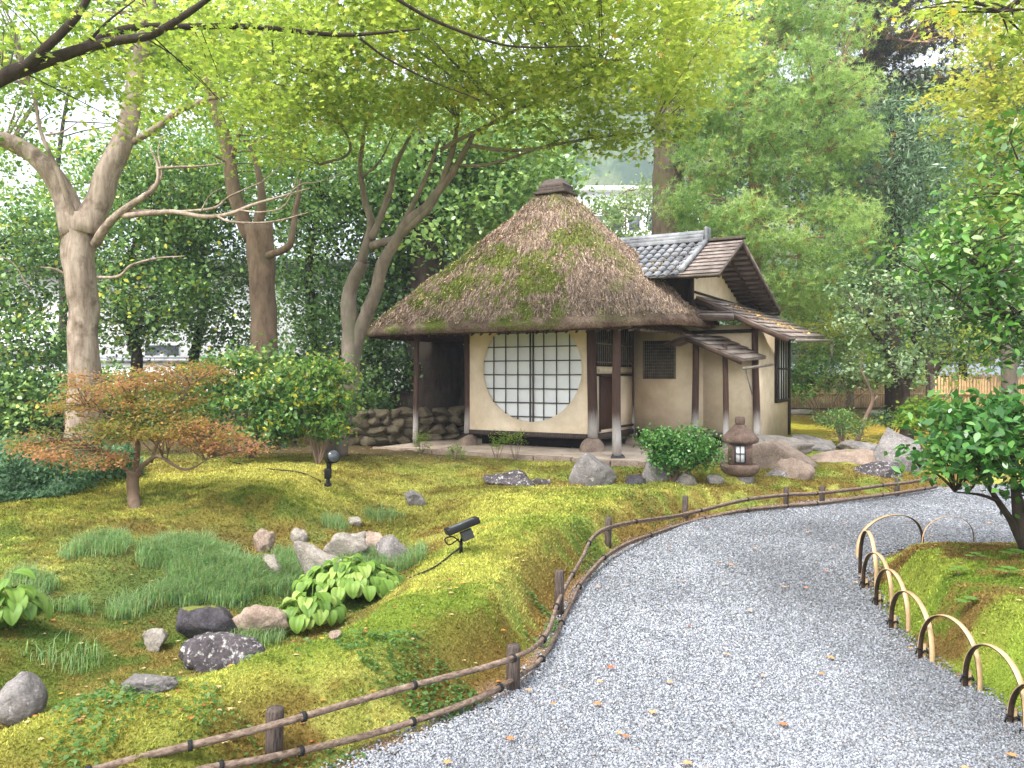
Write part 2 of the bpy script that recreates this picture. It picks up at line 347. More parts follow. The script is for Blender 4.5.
# ------------------------------------------------------------ ground colour
def inpx(x, y, z): return 512+x*F/np.maximum(y, .5), HY+(CAMZ-z)*F/np.maximum(y, .5)
def blobmask(x, y, cx, cy, rx, ry):
    return np.exp(-(((x-cx)/rx)**2+((y-cy)/ry)**2))
def ground_col(x, y, z, sd):
    P = np.c_[x, y, x*0]
    n1 = fbm(P, 1.1, 21, 4); n2 = fbm(P, 5, 22, 4); n3 = fbm(P, 2.3, 25, 4)
    yel = np.array([.40, .385, .095]); grn = np.array([.20, .255, .05]); brn = np.array([.20, .125, .035]); dk = np.array([.06, .11, .02])
    n4 = fbm(P, 14, 31, 3)
    k1 = smooth(.40, .58, .7*n1+.3*n4)[:, None]; c = lerp(grn, yel, k1)
    c = c*(.45+1.1*(.6*n2+.4*n4)[:, None])
    dp = smooth(.53, .60, fbm(P, 3.1, 33, 4)+.25*(n4-.5))[:, None]; bk_ = (smooth(.16, .27, z)*smooth(.3, .55, sd)*smooth(9.5, 8.5, y)*(x < 1.2))[:, None]; c = lerp(c, np.array([.13, .16, .02]), dp*.65*(1-.75*bk_)); c = lerp(c, lerp(np.array([.17, .235, .03]), np.array([.36, .375, .07]), k1)*(.6+.8*(.5*n2+.5*n4)[:, None]), bk_*.75)
    hi = smooth(.0, .3, z); dry = smooth(.46, .56, n3+.3*(n4-.5)+.05*(1-hi))*(1-.45*hi)
    c = lerp(c, brn, np.clip(dry*(.95-.6*bk_[:, 0]), 0, .9)[:, None])
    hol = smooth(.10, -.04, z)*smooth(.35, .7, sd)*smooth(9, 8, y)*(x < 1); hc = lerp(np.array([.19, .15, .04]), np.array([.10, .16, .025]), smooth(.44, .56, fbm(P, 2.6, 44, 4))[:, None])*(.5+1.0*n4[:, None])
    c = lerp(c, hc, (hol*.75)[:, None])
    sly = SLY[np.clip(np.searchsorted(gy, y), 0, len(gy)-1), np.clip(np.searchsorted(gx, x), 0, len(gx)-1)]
    # the left mound is yellower, the bank greener
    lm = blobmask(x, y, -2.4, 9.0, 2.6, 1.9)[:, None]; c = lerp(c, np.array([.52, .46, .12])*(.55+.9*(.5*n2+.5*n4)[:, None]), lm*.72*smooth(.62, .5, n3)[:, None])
    sf = (smooth(.10, .24, sly+.12*(n2-.5))*(x < -.7)*(y > 5.2)*smooth(8.6, 8.0, y))[:, None]; c = lerp(c, lerp(np.array([.15, .105, .03]), np.array([.085, .13, .03]), smooth(.46, .54, fbm(P, 3.4, 47, 3))[:, None])*(.55+.9*n4[:, None]), sf*.6)  # camera-facing slope: brown moss, with the slope's shade put into the colour
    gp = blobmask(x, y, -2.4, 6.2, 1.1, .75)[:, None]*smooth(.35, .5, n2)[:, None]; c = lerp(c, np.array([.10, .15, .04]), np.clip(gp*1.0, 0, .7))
    c = lerp(c, np.array([.17, .12, .035])*(.6+.8*n4[:, None]), (np.clip(blobmask(x, y, -2.7, 6.9, 1.3, .2)*1.3, 0, 1)*smooth(.40, .52, n2+.2*(n3-.5)))[:, None]*.8)  # band under the crest: brown moss, darkened to stand for the slope's shade
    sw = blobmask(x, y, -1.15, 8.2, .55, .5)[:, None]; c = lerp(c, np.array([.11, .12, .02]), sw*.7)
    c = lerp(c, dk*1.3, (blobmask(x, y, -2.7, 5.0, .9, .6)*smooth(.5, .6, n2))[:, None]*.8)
    # strip of bare soil beside the gravel, litter at the back right, bare earth under the trees
    so = (1-smooth(.08, .17, sd+(n2-.5)*.16))*smooth(2.0, 2.6, y); rt = smooth(1.8, 2.2, x)*(y < 7.3)
    c = lerp(c, np.array([.36, .23, .14])*(.7+.6*n2[:, None]), (so*(1-rt*.8))[:, None])
    rm = (smooth(2.0, 2.4, x)*(y < 7.6)*(x < 9))[:, None]; rc1 = lerp(np.array([.13, .20, .025]), np.array([.17, .11, .035]), smooth(.44, .56, .6*n3+.4*n4+.12*smooth(5.2, 6, y))[:, None]); rc1 = lerp(rc1, np.array([.25, .33, .045]), smooth(.52, .60, fbm(P, 2.0, 51, 4))[:, None]*.8); c = lerp(c, rc1*(.5+1.0*n4[:, None]), rm*.9)
    br = smooth(15.2, 16.5, y)*smooth(3.5, 5, x); c = lerp(c, lerp(np.array([.42, .30, .05]), np.array([.36, .35, .04]), k1), br[:, None])
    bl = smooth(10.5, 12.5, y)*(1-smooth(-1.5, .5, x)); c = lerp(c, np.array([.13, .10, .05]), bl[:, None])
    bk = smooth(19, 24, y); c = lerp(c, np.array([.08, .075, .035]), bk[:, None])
    return np.clip(c, .01, 1)

# terrain sheet: fine near the garden, stretched to the horizon
def stretch(a, b, n, lim_lo, lim_hi, m=26):
    mid = np.linspace(a, b, n); s = (b-a)/n
    up = b+np.cumsum(s*1.32**np.arange(1, m+8)); up = up[up < lim_hi*1.2]; dn = a-np.cumsum(s*1.32**np.arange(1, m+8)); dn = dn[dn > lim_lo*1.2]
    return np.concatenate([dn[::-1], mid, up])
gx = stretch(-6.5, 7.5, 330, -600, 600); gy = stretch(1.5, 18, 380, -60, 900)
GX, GY = np.meshgrid(gx, gy); GZ = ground(GX, GY)
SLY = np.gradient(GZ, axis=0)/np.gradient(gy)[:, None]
gv = np.stack([GX, GY, GZ], -1).reshape(-1, 3)
i = np.arange(len(gy)-1)[:, None]*len(gx); j = np.arange(len(gx)-1)[None]
gf = np.stack([i+j, i+j+1, i+len(gx)+j+1, i+len(gx)+j], -1).reshape(-1, 4)
gsd = path_sd(gv[:, 0], gv[:, 1])
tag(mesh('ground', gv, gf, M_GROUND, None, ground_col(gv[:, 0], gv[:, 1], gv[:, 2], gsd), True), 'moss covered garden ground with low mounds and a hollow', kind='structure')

# gravel path
def gravel_mat():
    m, t, p = newmat('gravel_bed'); co = wpos(t)
    v = N(t, 'ShaderNodeTexVoronoi', Scale=62.0); L(t, co, v.inputs['Vector']); sx = N(t, 'ShaderNodeSeparateColor'); L(t, v.outputs['Color'], sx.inputs[0])
    c = ramp(t, sx.outputs[0], [(0, (.08, .084, .095)), (.35, (.12, .125, .137)), (.7, (.17, .176, .19)), (1, (.24, .25, .262))])
    n = noise(t, .9, 5, .6, co); c = mixc(t, 1.0, c, ramp(t, n, [(.3, (.85, .85, .87)), (.7, (1.12, 1.12, 1.12))]), 'MULTIPLY')
    L(t, c, p.inputs['Base Color']); p.inputs['Roughness'].default_value = .85
    mm = N(t, 'ShaderNodeMath', operation='MULTIPLY'); L(t, v.outputs['Distance'], mm.inputs[0]); mm.inputs[1].default_value = -1
    bump(t, p, mm.outputs[0], 1.0, .02); return m
ys = np.concatenate([np.arange(.3, 9, .09), np.arange(9, 13.2, .15)]); xs = np.arange(-2.7, 16.2, .09)
PX, PY = np.meshgrid(xs, ys); sd = path_sd(PX, PY)
PZ = .0+(fbm(np.stack([PX, PY, PX*0], -1), 1.3, 40, 3)-.5)*.02
vid = np.arange(PX.size).reshape(PX.shape); q = np.stack([vid[:-1, :-1], vid[:-1, 1:], vid[1:, 1:], vid[1:, :-1]], -1).reshape(-1, 4)
q = q[(sd.ravel()[q] < .06).all(1)]; used, inv = np.unique(q, return_inverse=True)
tag(mesh('gravel_path', np.stack([PX, PY, PZ], -1).reshape(-1, 3)[used], inv.reshape(-1, 4), gravel_mat(), None, None, True), 'pale grey gravel path curving through the garden', kind='structure')
# loose stones of the gravel
def octs(P, S, colr, name, mat, squash=.6):
    n = len(P); T = np.array([(1, 0, 0), (0, 1, 0), (-1, 0, 0), (0, -1, 0), (0, 0, 1), (0, 0, -1)], float)
    a = RS.rand(n)*6.283; sc = (.6+.7*RS.rand(n, 3))*S[:, None]; sc[:, 2] *= squash
    V = T[None]*sc[:, None]*(1+.35*(RS.rand(n, 6, 1)-.5)); V[:, :4, 2] += (RS.rand(n, 4)-.5)*S[:, None]*.7
    X = V[..., 0]*np.cos(a)[:, None]-V[..., 1]*np.sin(a)[:, None]; Y = V[..., 0]*np.sin(a)[:, None]+V[..., 1]*np.cos(a)[:, None]
    V = np.stack([X, Y, V[..., 2]], -1)+P[:, None]
    Ff = np.array([(0, 1, 4), (1, 2, 4), (2, 3, 4), (3, 0, 4), (1, 0, 5), (2, 1, 5), (3, 2, 5), (0, 3, 5)])
    Fa = (Ff[None]+(np.arange(n)*6)[:, None, None]).reshape(-1, 3)
    return mesh(name, V.reshape(-1, 3), Fa, mat, None, np.repeat(colr, 6, 0))
M_STONE = col_material('gravel_stone', .8, 0, spec=.3, var=.2, scale=120)
n = 520000; d = 2.9*np.exp(RS.rand(n)*math.log(12.6/2.9)); x = (RS.rand(n)*1.5-.45)*d*.85
keep = (path_sd(x, d) < .04+.12*RS.rand(n)**3) & (np.abs(x/d) < .68); x = x[keep]; d = d[keep]; n = len(x)
s = (.0048+.0075*RS.rand(n)**2)*np.clip(d/5, .85, 1.3); g = (.08+.19*RS.rand(n)**.8+.13*(RS.rand(n) < .07))*(.72+.56*smooth(.3, .7, fbm(np.c_[x, d*.8, x*0], .8, 90, 4))); c = np.stack([g*.95, g*1.0, g*1.09], -1); wm = RS.rand(n) < .06; c[wm] = c[wm]*np.array([1.15, 1, .85])
z = (fbm(np.c_[x, d, x*0], 1.3, 40, 3)-.5)*.02+s*.25
tag(octs(np.c_[x, d, z], s, c, 'gravel', M_STONE), 'loose grey and white gravel stones lying over the path', 'gravel', kind='stuff')
print('gravel stones', n)

# ------------------------------------------------------------ moss strands, grass, small ground plants
def tufts(P, H, Wd, colr, name, mat, lean=.5, label='', cat='moss', segs=1):
    n = len(P); a = RS.rand(n)*6.283; t = np.stack([np.cos(a), np.sin(a), a*0], -1); s = np.stack([-np.sin(a), np.cos(a), a*0], -1)
    ln = (RS.rand(n)*lean)[:, None]; up = np.array([0, 0, 1.])
    b0 = P-s*Wd[:, None]; b1 = P+s*Wd[:, None]
    if segs == 1:
        V = np.stack([b0, b1, P+H[:, None]*(up+t*ln)], 1); Fa = np.arange(n*3).reshape(-1, 3); k = 3
    else:
        m = P+H[:, None]*.6*(up+t*ln*.6); tp = P+H[:, None]*(up*.8+t*ln*1.8)
        V = np.stack([b0, b1, m+s*Wd[:, None]*.8, m-s*Wd[:, None]*.8, tp], 1); q5 = np.arange(n)[:, None]*5; Fa = [q5+np.array([0, 1, 2, 3]), q5+np.array([3, 2, 4])]; k = 5
    return tag(mesh(name, V.reshape(-1, 3), Fa, mat, None, np.repeat(colr, k, 0)), label, cat, kind='stuff')
n = 620000; d = 2.8*np.exp(RS.rand(n)*math.log(12/2.8)); x = (RS.rand(n)*1.4-.7)*d
sd = path_sd(x, d); u = (x-HB[0])*HUc-(d-HB[1])*HUs; w = (x-HB[0])*HUs+(d-HB[1])*HUc
keep = (sd > .1) & ~((u > -3.5) & (u < 1.4) & (w > -1.25)); x = x[keep]; d = d[keep]; sd = sd[keep]; z = ground(x, d)
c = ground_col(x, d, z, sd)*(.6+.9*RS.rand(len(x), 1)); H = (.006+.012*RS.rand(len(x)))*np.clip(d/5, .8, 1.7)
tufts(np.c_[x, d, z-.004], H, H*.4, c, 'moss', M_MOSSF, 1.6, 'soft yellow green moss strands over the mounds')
def scatter_px(n, cx, cy, rx, ry):
    out = []
    for _ in range(n):
        r = math.sqrt(random.random()); a = random.random()*6.283
        out.append((cx+rx*r*math.cos(a), cy+ry*r*math.sin(a)))
    return out
def world_blob(n, px, py, rpx, rd):
    """points round the ground spot seen at (px,py): rpx pixels wide, rd metres deep"""
    c = G(px, py); r = np.sqrt(RS.rand(n)); a = RS.rand(n)*6.283
    x = c[0]+r*np.cos(a)*rpx*c[1]/F; y = c[1]+r*np.sin(a)*rd; return x, y
gr = []
for nn, px, py, rp, rd in [(16000, 130, 572, 95, .62), (16000, 230, 572, 95, .65), (3500, 60, 585, 45, .4), (6000, 270, 590, 50, .4), (3500, 375, 565, 34, .25), (2500, 420, 555, 26, .25),
                           (500, 385, 520, 22, .15), (500, 335, 527, 14, .15), (900, 255, 640, 30, .2), (260, 215, 660, 20, .15), (700, 305, 600, 30, .25), (300, 60, 660, 40, .2)]:
    x, y = world_blob(nn, px, py, rp, rd); gr.append(np.c_[x, y])
gr = np.concatenate(gr); k = fbm(np.c_[gr, gr[:, :1]*0], 3.2, 66, 2) > .40+.14*RS.rand(len(gr)); gr = gr[k]
z = ground(gr[:, 0], gr[:, 1]); n = len(gr); H = .06+.10*RS.rand(n)
c = lerp(np.array([.15, .28, .12]), np.array([.40, .54, .27]), RS.rand(n, 1)); tn = RS.rand(n) < .08; c[tn] = (.35, .28, .12)
tufts(np.c_[gr, z-.01], H, .0016+.0016*RS.rand(n), c, 'grass', M_LEAF, .75, 'fine dark green mondo grass along the hollow and between the rocks', 'grass', 5)

# leaves ----------------------------------------------------------------
T_KITE = np.array([(0, 0, 0), (.30, .42, .05), (0, 1, -.08), (-.30, .42, .05)])
T_BROAD = np.array([(0, 0, 0), (.30, .28, .04), (.30, .62, .04), (0, 1, -.1), (-.30, .62, .04), (-.30, .28, .04)])
T_MAPLE = np.array([(0, 0, 0), (.55, .25, .0), (.2, .42, .03), (.42, .8, 0), (.12, .62, .03), (0, 1.05, -.05), (-.12, .62, .03), (-.42, .8, 0), (-.2, .42, .03), (-.55, .25, 0)])
T_OVAL = np.array([(0, 0, 0), (.20, .25, .04), (.24, .55, .03), (0, 1, -.12), (-.24, .55, .03), (-.20, .25, .04)])
T_NARROW = np.array([(0, 0, 0), (.13, .4, .02), (0, 1, -.12), (-.13, .4, .02)])
def leafgeo(P, S, T, up=.7, down=0.0):
    n = len(P); Nn = norm(RS.randn(n, 3)*(1-.4*up)+np.array([0, 0, 1.2*up]))
    D = norm(np.cross(Nn, RS.randn(n, 3))); D[:, 2] -= down; D = norm(D); Sx = norm(np.cross(D, Nn)); Nn = np.cross(Sx, D)
    V = P[:, None]+S[:, None, None]*(T[None, :, 0:1]*Sx[:, None]+T[None, :, 1:2]*D[:, None]+T[None, :, 2:3]*Nn[:, None])
    k = len(T); return V.reshape(-1, 3), np.arange(n*k).reshape(n, k)
def palette(pal, t):
    pal = np.array(pal, float); t = np.clip(t, 0, .9999)*(len(pal)-1); i = t.astype(int); f = (t-i)[:, None]; return pal[i]*(1-f)+pal[np.minimum(i+1, len(pal)-1)]*f
def ellips(n, shell=.55):
    v = norm(RS.randn(n, 3)); r = RS.rand(n)**(1/3)*(1-shell)+shell*RS.rand(n)**.25; return v*r[:, None]
DM, SM = 1.5, 1.12
def clusters(blobs, dens):
    """blobs: (px, py, distance, half width px, half height px, half depth m [, tone]) -> cluster centres and tones"""
    C, Tn = [], []
    for b in blobs:
        px, py, d, rx, ry, rd = b[:6]; c = W(px, py, d); n = max(3, int(DM*dens*rx*ry/100.))
        e = ellips(n)*np.array([rx*d/F, rd, ry*d/F])+c; C.append(e); Tn.append(np.full(n, b[6] if len(b) > 6 else 0.0))
    return np.concatenate(C), np.concatenate(Tn)
def crown(name, C, tn, parent, pal, mat, per=30, sig=(.2, .2, .12), size=.06, T=T_KITE, up=.7, down=0., accent=None, tonevar=.35, szvar=.4, ctone=.3):
    n = len(C); ct = RS.rand(n)*ctone*2-ctone; idx = np.repeat(np.arange(n), per)
    P = C[idx]+RS.randn(len(idx), 3)*np.array(sig)*(.6+.8*RS.rand(n, 1)[idx])
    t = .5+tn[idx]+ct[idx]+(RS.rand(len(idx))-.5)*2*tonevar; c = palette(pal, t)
    if accent is not None:
        f, ac = accent; m = RS.rand(len(idx)) < f; c[m] = palette(ac, RS.rand(m.sum()))
        cm = (RS.rand(n) < f*.7)[idx] & (RS.rand(len(idx)) < .6); c[cm] = palette(ac, RS.rand(cm.sum()))
    S = SM*size*(1-szvar+2*szvar*RS.rand(len(idx)))
    V, Fa = leafgeo(P, S, T, up, down); return mesh(name, V, Fa, mat, parent, np.repeat(c, len(T), 0))
def branches(mb, C, skel, frac=.5, r0=.018, r1=.004, sag=.15, col=None, maxd=4.0):
    """thin limbs from the nearest point of the skeleton out to leaf clusters"""
    sk = np.array(skel)
    for i in np.where(RS.rand(len(C)) < frac)[0]:
        c = C[i]; dd = np.linalg.norm(sk-c, axis=1)+np.maximum(0, sk[:, 2]-c[2])*1.2; j = dd.argmin(); p = sk[j]; L_ = np.linalg.norm(c-p)
        if L_ > maxd or L_ < .08: continue
        m = (p+c)/2+RS.randn(3)*.08*L_+np.array([0, 0, sag*L_]); t = np.linspace(0, 1, 5)[:, None]
        P = (1-t)**2*p+2*t*(1-t)*m+t*t*c; mb.tube(P, np.linspace(r0*(.5+.35*min(L_, 2)), r1, 5), 5, cap=False)
def limbs(mb, specs, rough=.12, sides=10):
    """specs: list of (points px,py,d; radii m). returns skeleton points"""
    sk = []
    for i, (pts, rad) in enumerate(specs):
        P = spline([W(*p) for p in pts], 6); R = np.interp(np.linspace(0, 1, len(P)), np.linspace(0, 1, len(rad)), rad)
        w = np.clip(R, 0, .05)[:, None]; P = P+(np.stack([vn(P*1.0, 3, s+i) for s in (1, 2, 3)], -1)-.5)*w*1.2
        mb.tube(P, R, sides if rad[0] > .05 else 7, rough=rough, seed=i*3+1); sk += list(P)
    return sk
def tree(name, label, cat, trunk, barkm, blobs, dens, pal, mat, per, sig, size, T=T_KITE, up=.7, down=0., group=None, frac=.5, r0=.02, accent=None, limb=None, tonevar=.25, ctone=.3, maxd=4., crown_name='crown'):
    p0 = W(*trunk[0][0][0]); base = np.array([p0[0], p0[1], min(p0[2], 6)])
    o = thing(name, base, label, cat, group)
    mb = MB(); sk = limbs(mb, trunk, .14, 14); mb.build('trunk', barkm, o, True)
    C, tn = clusters(blobs, dens); lb = MB(); has = False
    if limb: sk += limbs(lb, limb, .12, 8); has = True
    branches(lb, C, sk, frac, r0, .003, .1, maxd=maxd)
    if lb.n: lb.build('branches', barkm, o, True)
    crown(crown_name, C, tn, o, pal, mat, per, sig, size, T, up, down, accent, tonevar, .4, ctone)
    return o

# ------------------------------------------------------------ tea house
hb = HU(-1.05, .8, .335)
house = thing('tea_house', hb, 'small thatched tea house with a big round paper window and ochre plaster walls', 'tea house')
def hbox(mb, u0, u1, w0, w1, z0, z1, col=None, bev=0):
    return mb.box(HU((u0+u1)/2, (w0+w1)/2, (z0+z1)/2), (abs(u1-u0)/2, abs(w1-w0)/2, abs(z1-z0)/2), HAX, col, bev)
def hpart(name, mat, boxes, parent=None, bev=0.0):
    mb = MB()
    for b in boxes: hbox(mb, *b, bev=bev)
    return mb.build(name, mat, parent or house)
ZB, ZF = .60, .38      # wall bottom, earthen floor
# sandy tamped-earth floor under the eaves, with a stone edging
fl = hpart('earthen_floor', M_SANDY, [(-3.45, 1.35, -1.1, 3.0, .25, ZF)])
hpart('floor_edging', R_TAN, [(-3.5+.62*k, -3.5+.62*k+.6, -1.22, -1.105, .2, ZF+.004+.006*((k*7) % 3)) for k in range(8)], bev=.01)
# front wall with the round opening
CU, CZ, RU, RZ = -1.13, 1.70, .95, .885
def holewall():
    mb = MB(); u0, u1, z0, z1 = -2.33, -.06, ZB+.05, 2.75
    ths = sorted(list(np.linspace(0, 2*math.pi, 72, endpoint=False))+[math.atan2(zz-CZ, uu-CU) % (2*math.pi) for uu in (u0, u1) for zz in (z0, z1)])
    inn, outp = [], []
    for th in ths:
        c, s = math.cos(th), math.sin(th); inn.append((CU+RU*c, CZ+RZ*s))
        k = min([(u1-CU)/c if c > 1e-6 else 1e9, (u0-CU)/c if c < -1e-6 else 1e9, (z1-CZ)/s if s > 1e-6 else 1e9, (z0-CZ)/s if s < -1e-6 else 1e9]); outp.append((CU+k*c, CZ+k*s))
    m = len(ths); V = [HU(a, 0, b) for a, b in inn]+[HU(a, 0, b) for a, b in outp]+[HU(a, .07, b) for a, b in inn]
    Fq = []
    for i in range(m):
        j = (i+1) % m; Fq += [[i, m+i, m+j, j], [i, j, 2*m+j, 2*m+i]]
    mb.add(V, Fq); return mb
holewall().build('front_wall', M_PLASTER, house)
hpart('sill_beam', M_POSTW, [(-2.36, -.05, -.015, .09, ZB-.03, ZB+.047), (-.03, .06, .12, 1.66, ZB-.04, ZB+.045), (.1, 2.1, 1.66, 1.82, ZB-.05, ZB+.03)])
win = thing_win = None
mb = MB(); th = np.linspace(0, 2*math.pi, 72, endpoint=False)
mb.add([HU(CU+(RU+.02)*math.cos(a), .085, CZ+(RZ+.02)*math.sin(a)) for a in th], [list(range(72))])
pap = mb.build('round_window', M_PAPER, house); pap['label'] = 'large round window of white paper'
def bars():
    mb = MB(); us = [CU-RU+1.9*f for f in (.115, .24, .365, .49, .52, .625, .75, .875)]; zs = [.9+.235*k for k in range(8)]
    for k, u in enumerate(us):
        h = RZ*math.sqrt(max(0, 1-((u-CU)/RU)**2))
        if h > .05: hbox(mb, u-.007-.004*(k in (3, 4)), u+.007+.004*(k in (3, 4)), .03, .05, CZ-h, CZ+h)
    for z in zs:
        h = RU*math.sqrt(max(0, 1-((z-CZ)/RZ)**2))
        if h > .05: hbox(mb, CU-h, CU+h, .052, .068, z-.009, z+.009)
    return mb
bars().build('lattice', M_BAR, pap)
# posts, a little crooked, weathered pale at the foot
def post(u, w, z0, z1, r, bend=.02, square=False):
    mb = MB(); zs = np.linspace(z0, z1, 9); P = [HU(u, w, z)+np.array([math.sin(z*2+u*3)*bend, math.cos(z*1.7+u)*bend, 0]) for z in zs]
    if square: hbox(mb, u-r, u+r, w-r, w+r, z0, z1, bev=.008)
    else: mb.tube(P, np.linspace(r*1.12, r*.95, 9), 12, rough=.08)
    return mb.build('post', M_PILLAR, house, not square)
for u, w, z0, z1, r in [(-2.39, 0, .58, 2.7, .05), (0, 0, .60, 2.8, .075), (-2.93, -.75, .42, 2.5, .042), (.74, -.75, .42, 2.6, .062), (0, 1.73, .52, 2.7, .05),
                        (1.33, 1.15, .45, 2.25, .055), (1.82, 1.15, .45, 2.1, .045), (2.18, 1.70, .45, 2.55, .055), (-2.39, 3.0, .5, 2.8, .05)]:
    post(u, w, z0, z1, r, .012)
def rock_geo(sx, sy, sz, seed=0, sub=4, cuts=7, rough=.22, sharp=.92):
    bm = bmesh.new(); bmesh.ops.create_icosphere(bm, subdivisions=sub, radius=1.0)
    V = np.array([v.co[:] for v in bm.verts]); Fa = np.array([[v.index for v in f.verts] for f in bm.faces]); bm.free()
    r = np.random.RandomState(seed+100)
    for _ in range(cuts):
        nrm = norm(r.randn(3)*np.array([1, 1, .8])); h = .42+.42*r.rand(); dd = V@nrm; m = dd > h; V[m] -= ((dd[m]-h)*sharp)[:, None]*nrm
    V = V/np.abs(V).max(0)
    V = V*(1+rough*1.8*(fbm(V, 1.6, seed, 4)-.5)[:, None]+rough*.9*(fbm(V, 5, seed+3, 4)-.5)[:, None])
    return V*np.array([sx, sy, sz]), Fa
# foundation stones under the posts
for k, (u, w, rx, h, z) in enumerate([(0, 0, .2, .25, .40), (-2.39, 0, .19, .22, .40), (-2.93, -.75, .08, .08, .38), (.74, -.75, .12, .09, .38), (0, 1.73, .18, .16, .38), (1.33, 1.15, .12, .1, .36), (1.82, 1.15, .12, .1, .36), (2.18, 1.7, .14, .12, .36)]):
    V, Fa = rock_geo(rx, rx, h, 50+k, 3, 4, .1); V[:, 2] = np.minimum(V[:, 2], h*.8); mesh('foundation_stone', V+HU(u, w, z-.01), Fa, R_TAN if k != 3 else R_DARK, house, None, True)
# side wall with the low crawl-in door and a slatted opening above
hpart('side_wall', M_PLASTER, [(-.03, .03, 1.07, 1.66, ZB+.05, 1.60), (-.03, .03, .08, .22, ZB+.05, 1.70), (-.02, .02, .08, 1.68, 1.62, 1.74), (-.028, .03, .225, 1.06, .652, .70)])
hpart('upper_side_wall', M_PLASTER, [(-.03, .03, .08, 1.68, 2.45, 2.85)])
dr = hpart('door', M_DOOR, [(.0, .03, .24, 1.02, .71, 1.575)])
hpart('door_frame', M_DKWOOD, [(.0, .05, .215, .245, .68, 1.6), (.0, .05, 1.02, 1.06, .68, 1.6), (.0, .055, .10, 1.68, 1.585, 1.62), (.0, .055, 1.06, 1.68, .70, .735)], dr)
gl = hpart('slatted_window', M_GRILLE, [(-.008, .008, .14+.088*k, .16+.088*k, 1.76, 2.44) for k in range(17)])
hpart('window_backing', M_DARKIN, [(-.06, -.04, .1, 1.66, 1.72, 2.46)], gl)
hpart('window_rail', M_GRILLE, [(.009, .022, .1, 1.66, 2.1, 2.13), (.009, .022, .1, 1.66, 1.8, 1.82)], gl)
# wing walls
hpart('wing_wall', M_PLASTER, [(.05, 1.3, 1.70, 1.76, ZB+.03, 2.8), (1.3, 2.13, 1.70, 1.76, ZB+.03, 2.44), (2.15, 2.21, 1.78, 4.22, .42, 2.42), (.0, 2.15, 4.2, 4.26, .42, 2.42)])
hpart('wall_base', M_POSTW, [(2.12, 2.235, 1.76, 4.28, .34, .43)])
hpart('back_wall', M_PLASTER, [(-2.36, .0, 2.95, 3.0, ZB, 2.75), (-2.36, -2.3, 1.9, 2.95, ZB, 2.75), (-.0, .05, 1.78, 4.2, .5, 2.75)])
hpart('floor_boards', M_DARKIN, [(-2.35, -.06, .1, 2.9, ZB-.06, ZB-.01)])
hpart('underfloor', M_DARKIN, [(-2.3, -.1, .35, .4, ZF, ZB-.06), (.1, 1.6, 1.78, 1.82, .36, ZB-.04)])
w2 = hpart('lattice_window', M_GRILLE, [(.245+.036*k, .259+.036*k, 1.672, 1.684, 1.55, 2.19) for k in range(16)]+[(.245, .80, 1.686, 1.694, 1.58+.055*k, 1.59+.055*k) for k in range(11)])
hpart('window_backing', M_DARKIN, [(.235, .81, 1.695, 1.699, 1.53, 2.2)], w2)
hpart('window_frame', M_GRILLE, [(.225, .245, 1.67, 1.699, 1.53, 2.2), (.80, .82, 1.67, 1.699, 1.53, 2.2), (.245, .80, 1.67, 1.699, 1.53, 1.548)], w2)
w3 = hpart('side_window', M_PAPER, [(2.212, 2.222, 3.03, 4.08, 1.16, 2.25)])
hpart('window_frame', M_DKWOOD, [(2.214, 2.262, 2.97, 3.03, 1.10, 2.32), (2.214, 2.262, 4.08, 4.14, 1.10, 2.32), (2.214, 2.262, 3.03, 4.08, 1.10, 1.16), (2.214, 2.262, 3.03, 4.08, 2.26, 2.32), (2.224, 2.25, 3.03, 4.08, 1.70, 1.73)]+[(2.224, 2.245, 3.03+.21*k-.012, 3.03+.21*k+.012, 1.16, 2.26) for k in range(1, 5)], w3)
hpart('wall_timber', M_DKWOOD, [(2.2, 2.225, 1.78, 4.2, 2.40, 2.46), (.9, 2.12, 1.67, 1.70, 2.30, 2.36), (2.10, 2.24, 4.16, 4.30, .43, 2.6)])
# thatched pyramid roof with rounded corners
RC = (-1.05, .8); RUa, RWa = 2.52, 2.12; RZ0, RH = 2.36, 2.62
def roofpt(th, s):
    ex = 2.6+3.2*smooth(.2, 1, s); c, sn = np.cos(th), np.sin(th); k = (np.abs(c)**ex+np.abs(sn)**ex)**(-1/ex)
    u = RC[0]+RUa*s*c*k*(1+.215*(c < 0)*np.abs(c)**.5); w = RC[1]+RWa*s*sn*k
    tilt = .13*smooth(-.5, 1.2, (u-RC[0])/RUa+(w-RC[1])/RWa*.9)*smooth(.5, 1, s)
    z = RZ0+RH*(1-s)**.96+tilt+.05*np.sin(th*5)*s*(1-s)
    return u, w, z
def HUv(u, w, z): return np.stack([HB[0]+HUc*u+HUs*w, HB[1]-HUs*u+HUc*w, z], -1)
def rpos(th, s, lift=0.):
    u, w, z = roofpt(th, s); P = HUv(u, w, z); b = (fbm(P, 1.8, 60, 3)-.5)*.13+(fbm(P, 7, 61, 2)-.5)*.05
    P[..., 2] += b+lift; return P
def roofcol(P):
    n1 = fbm(P, 1.5, 71, 4); n2 = fbm(P, 6, 72, 3); c = lerp(np.array([.12, .08, .06]), np.array([.34, .245, .19]), smooth(.25, .75, n2)[..., None])
    u = (P[..., 0]-HB[0])*HUc-(P[..., 1]-HB[1])*HUs; w = (P[..., 0]-HB[0])*HUs+(P[..., 1]-HB[1])*HUc
    fr = smooth(.45, -.6, (w-RC[1])/RWa)*smooth(1.1, .3, (u-RC[0])/RUa)*smooth(-1.35, -.75, (u-RC[0])/RUa)
    n5 = fbm(P, 22, 75, 2); m = smooth(.47, .60, n1+.35*(n2-.5)+.45*(n5-.5))*fr
    return lerp(c, np.array([.10, .135, .018])*(.6+.8*n2[..., None]), np.clip(m*.92, 0, 1)[..., None]), m
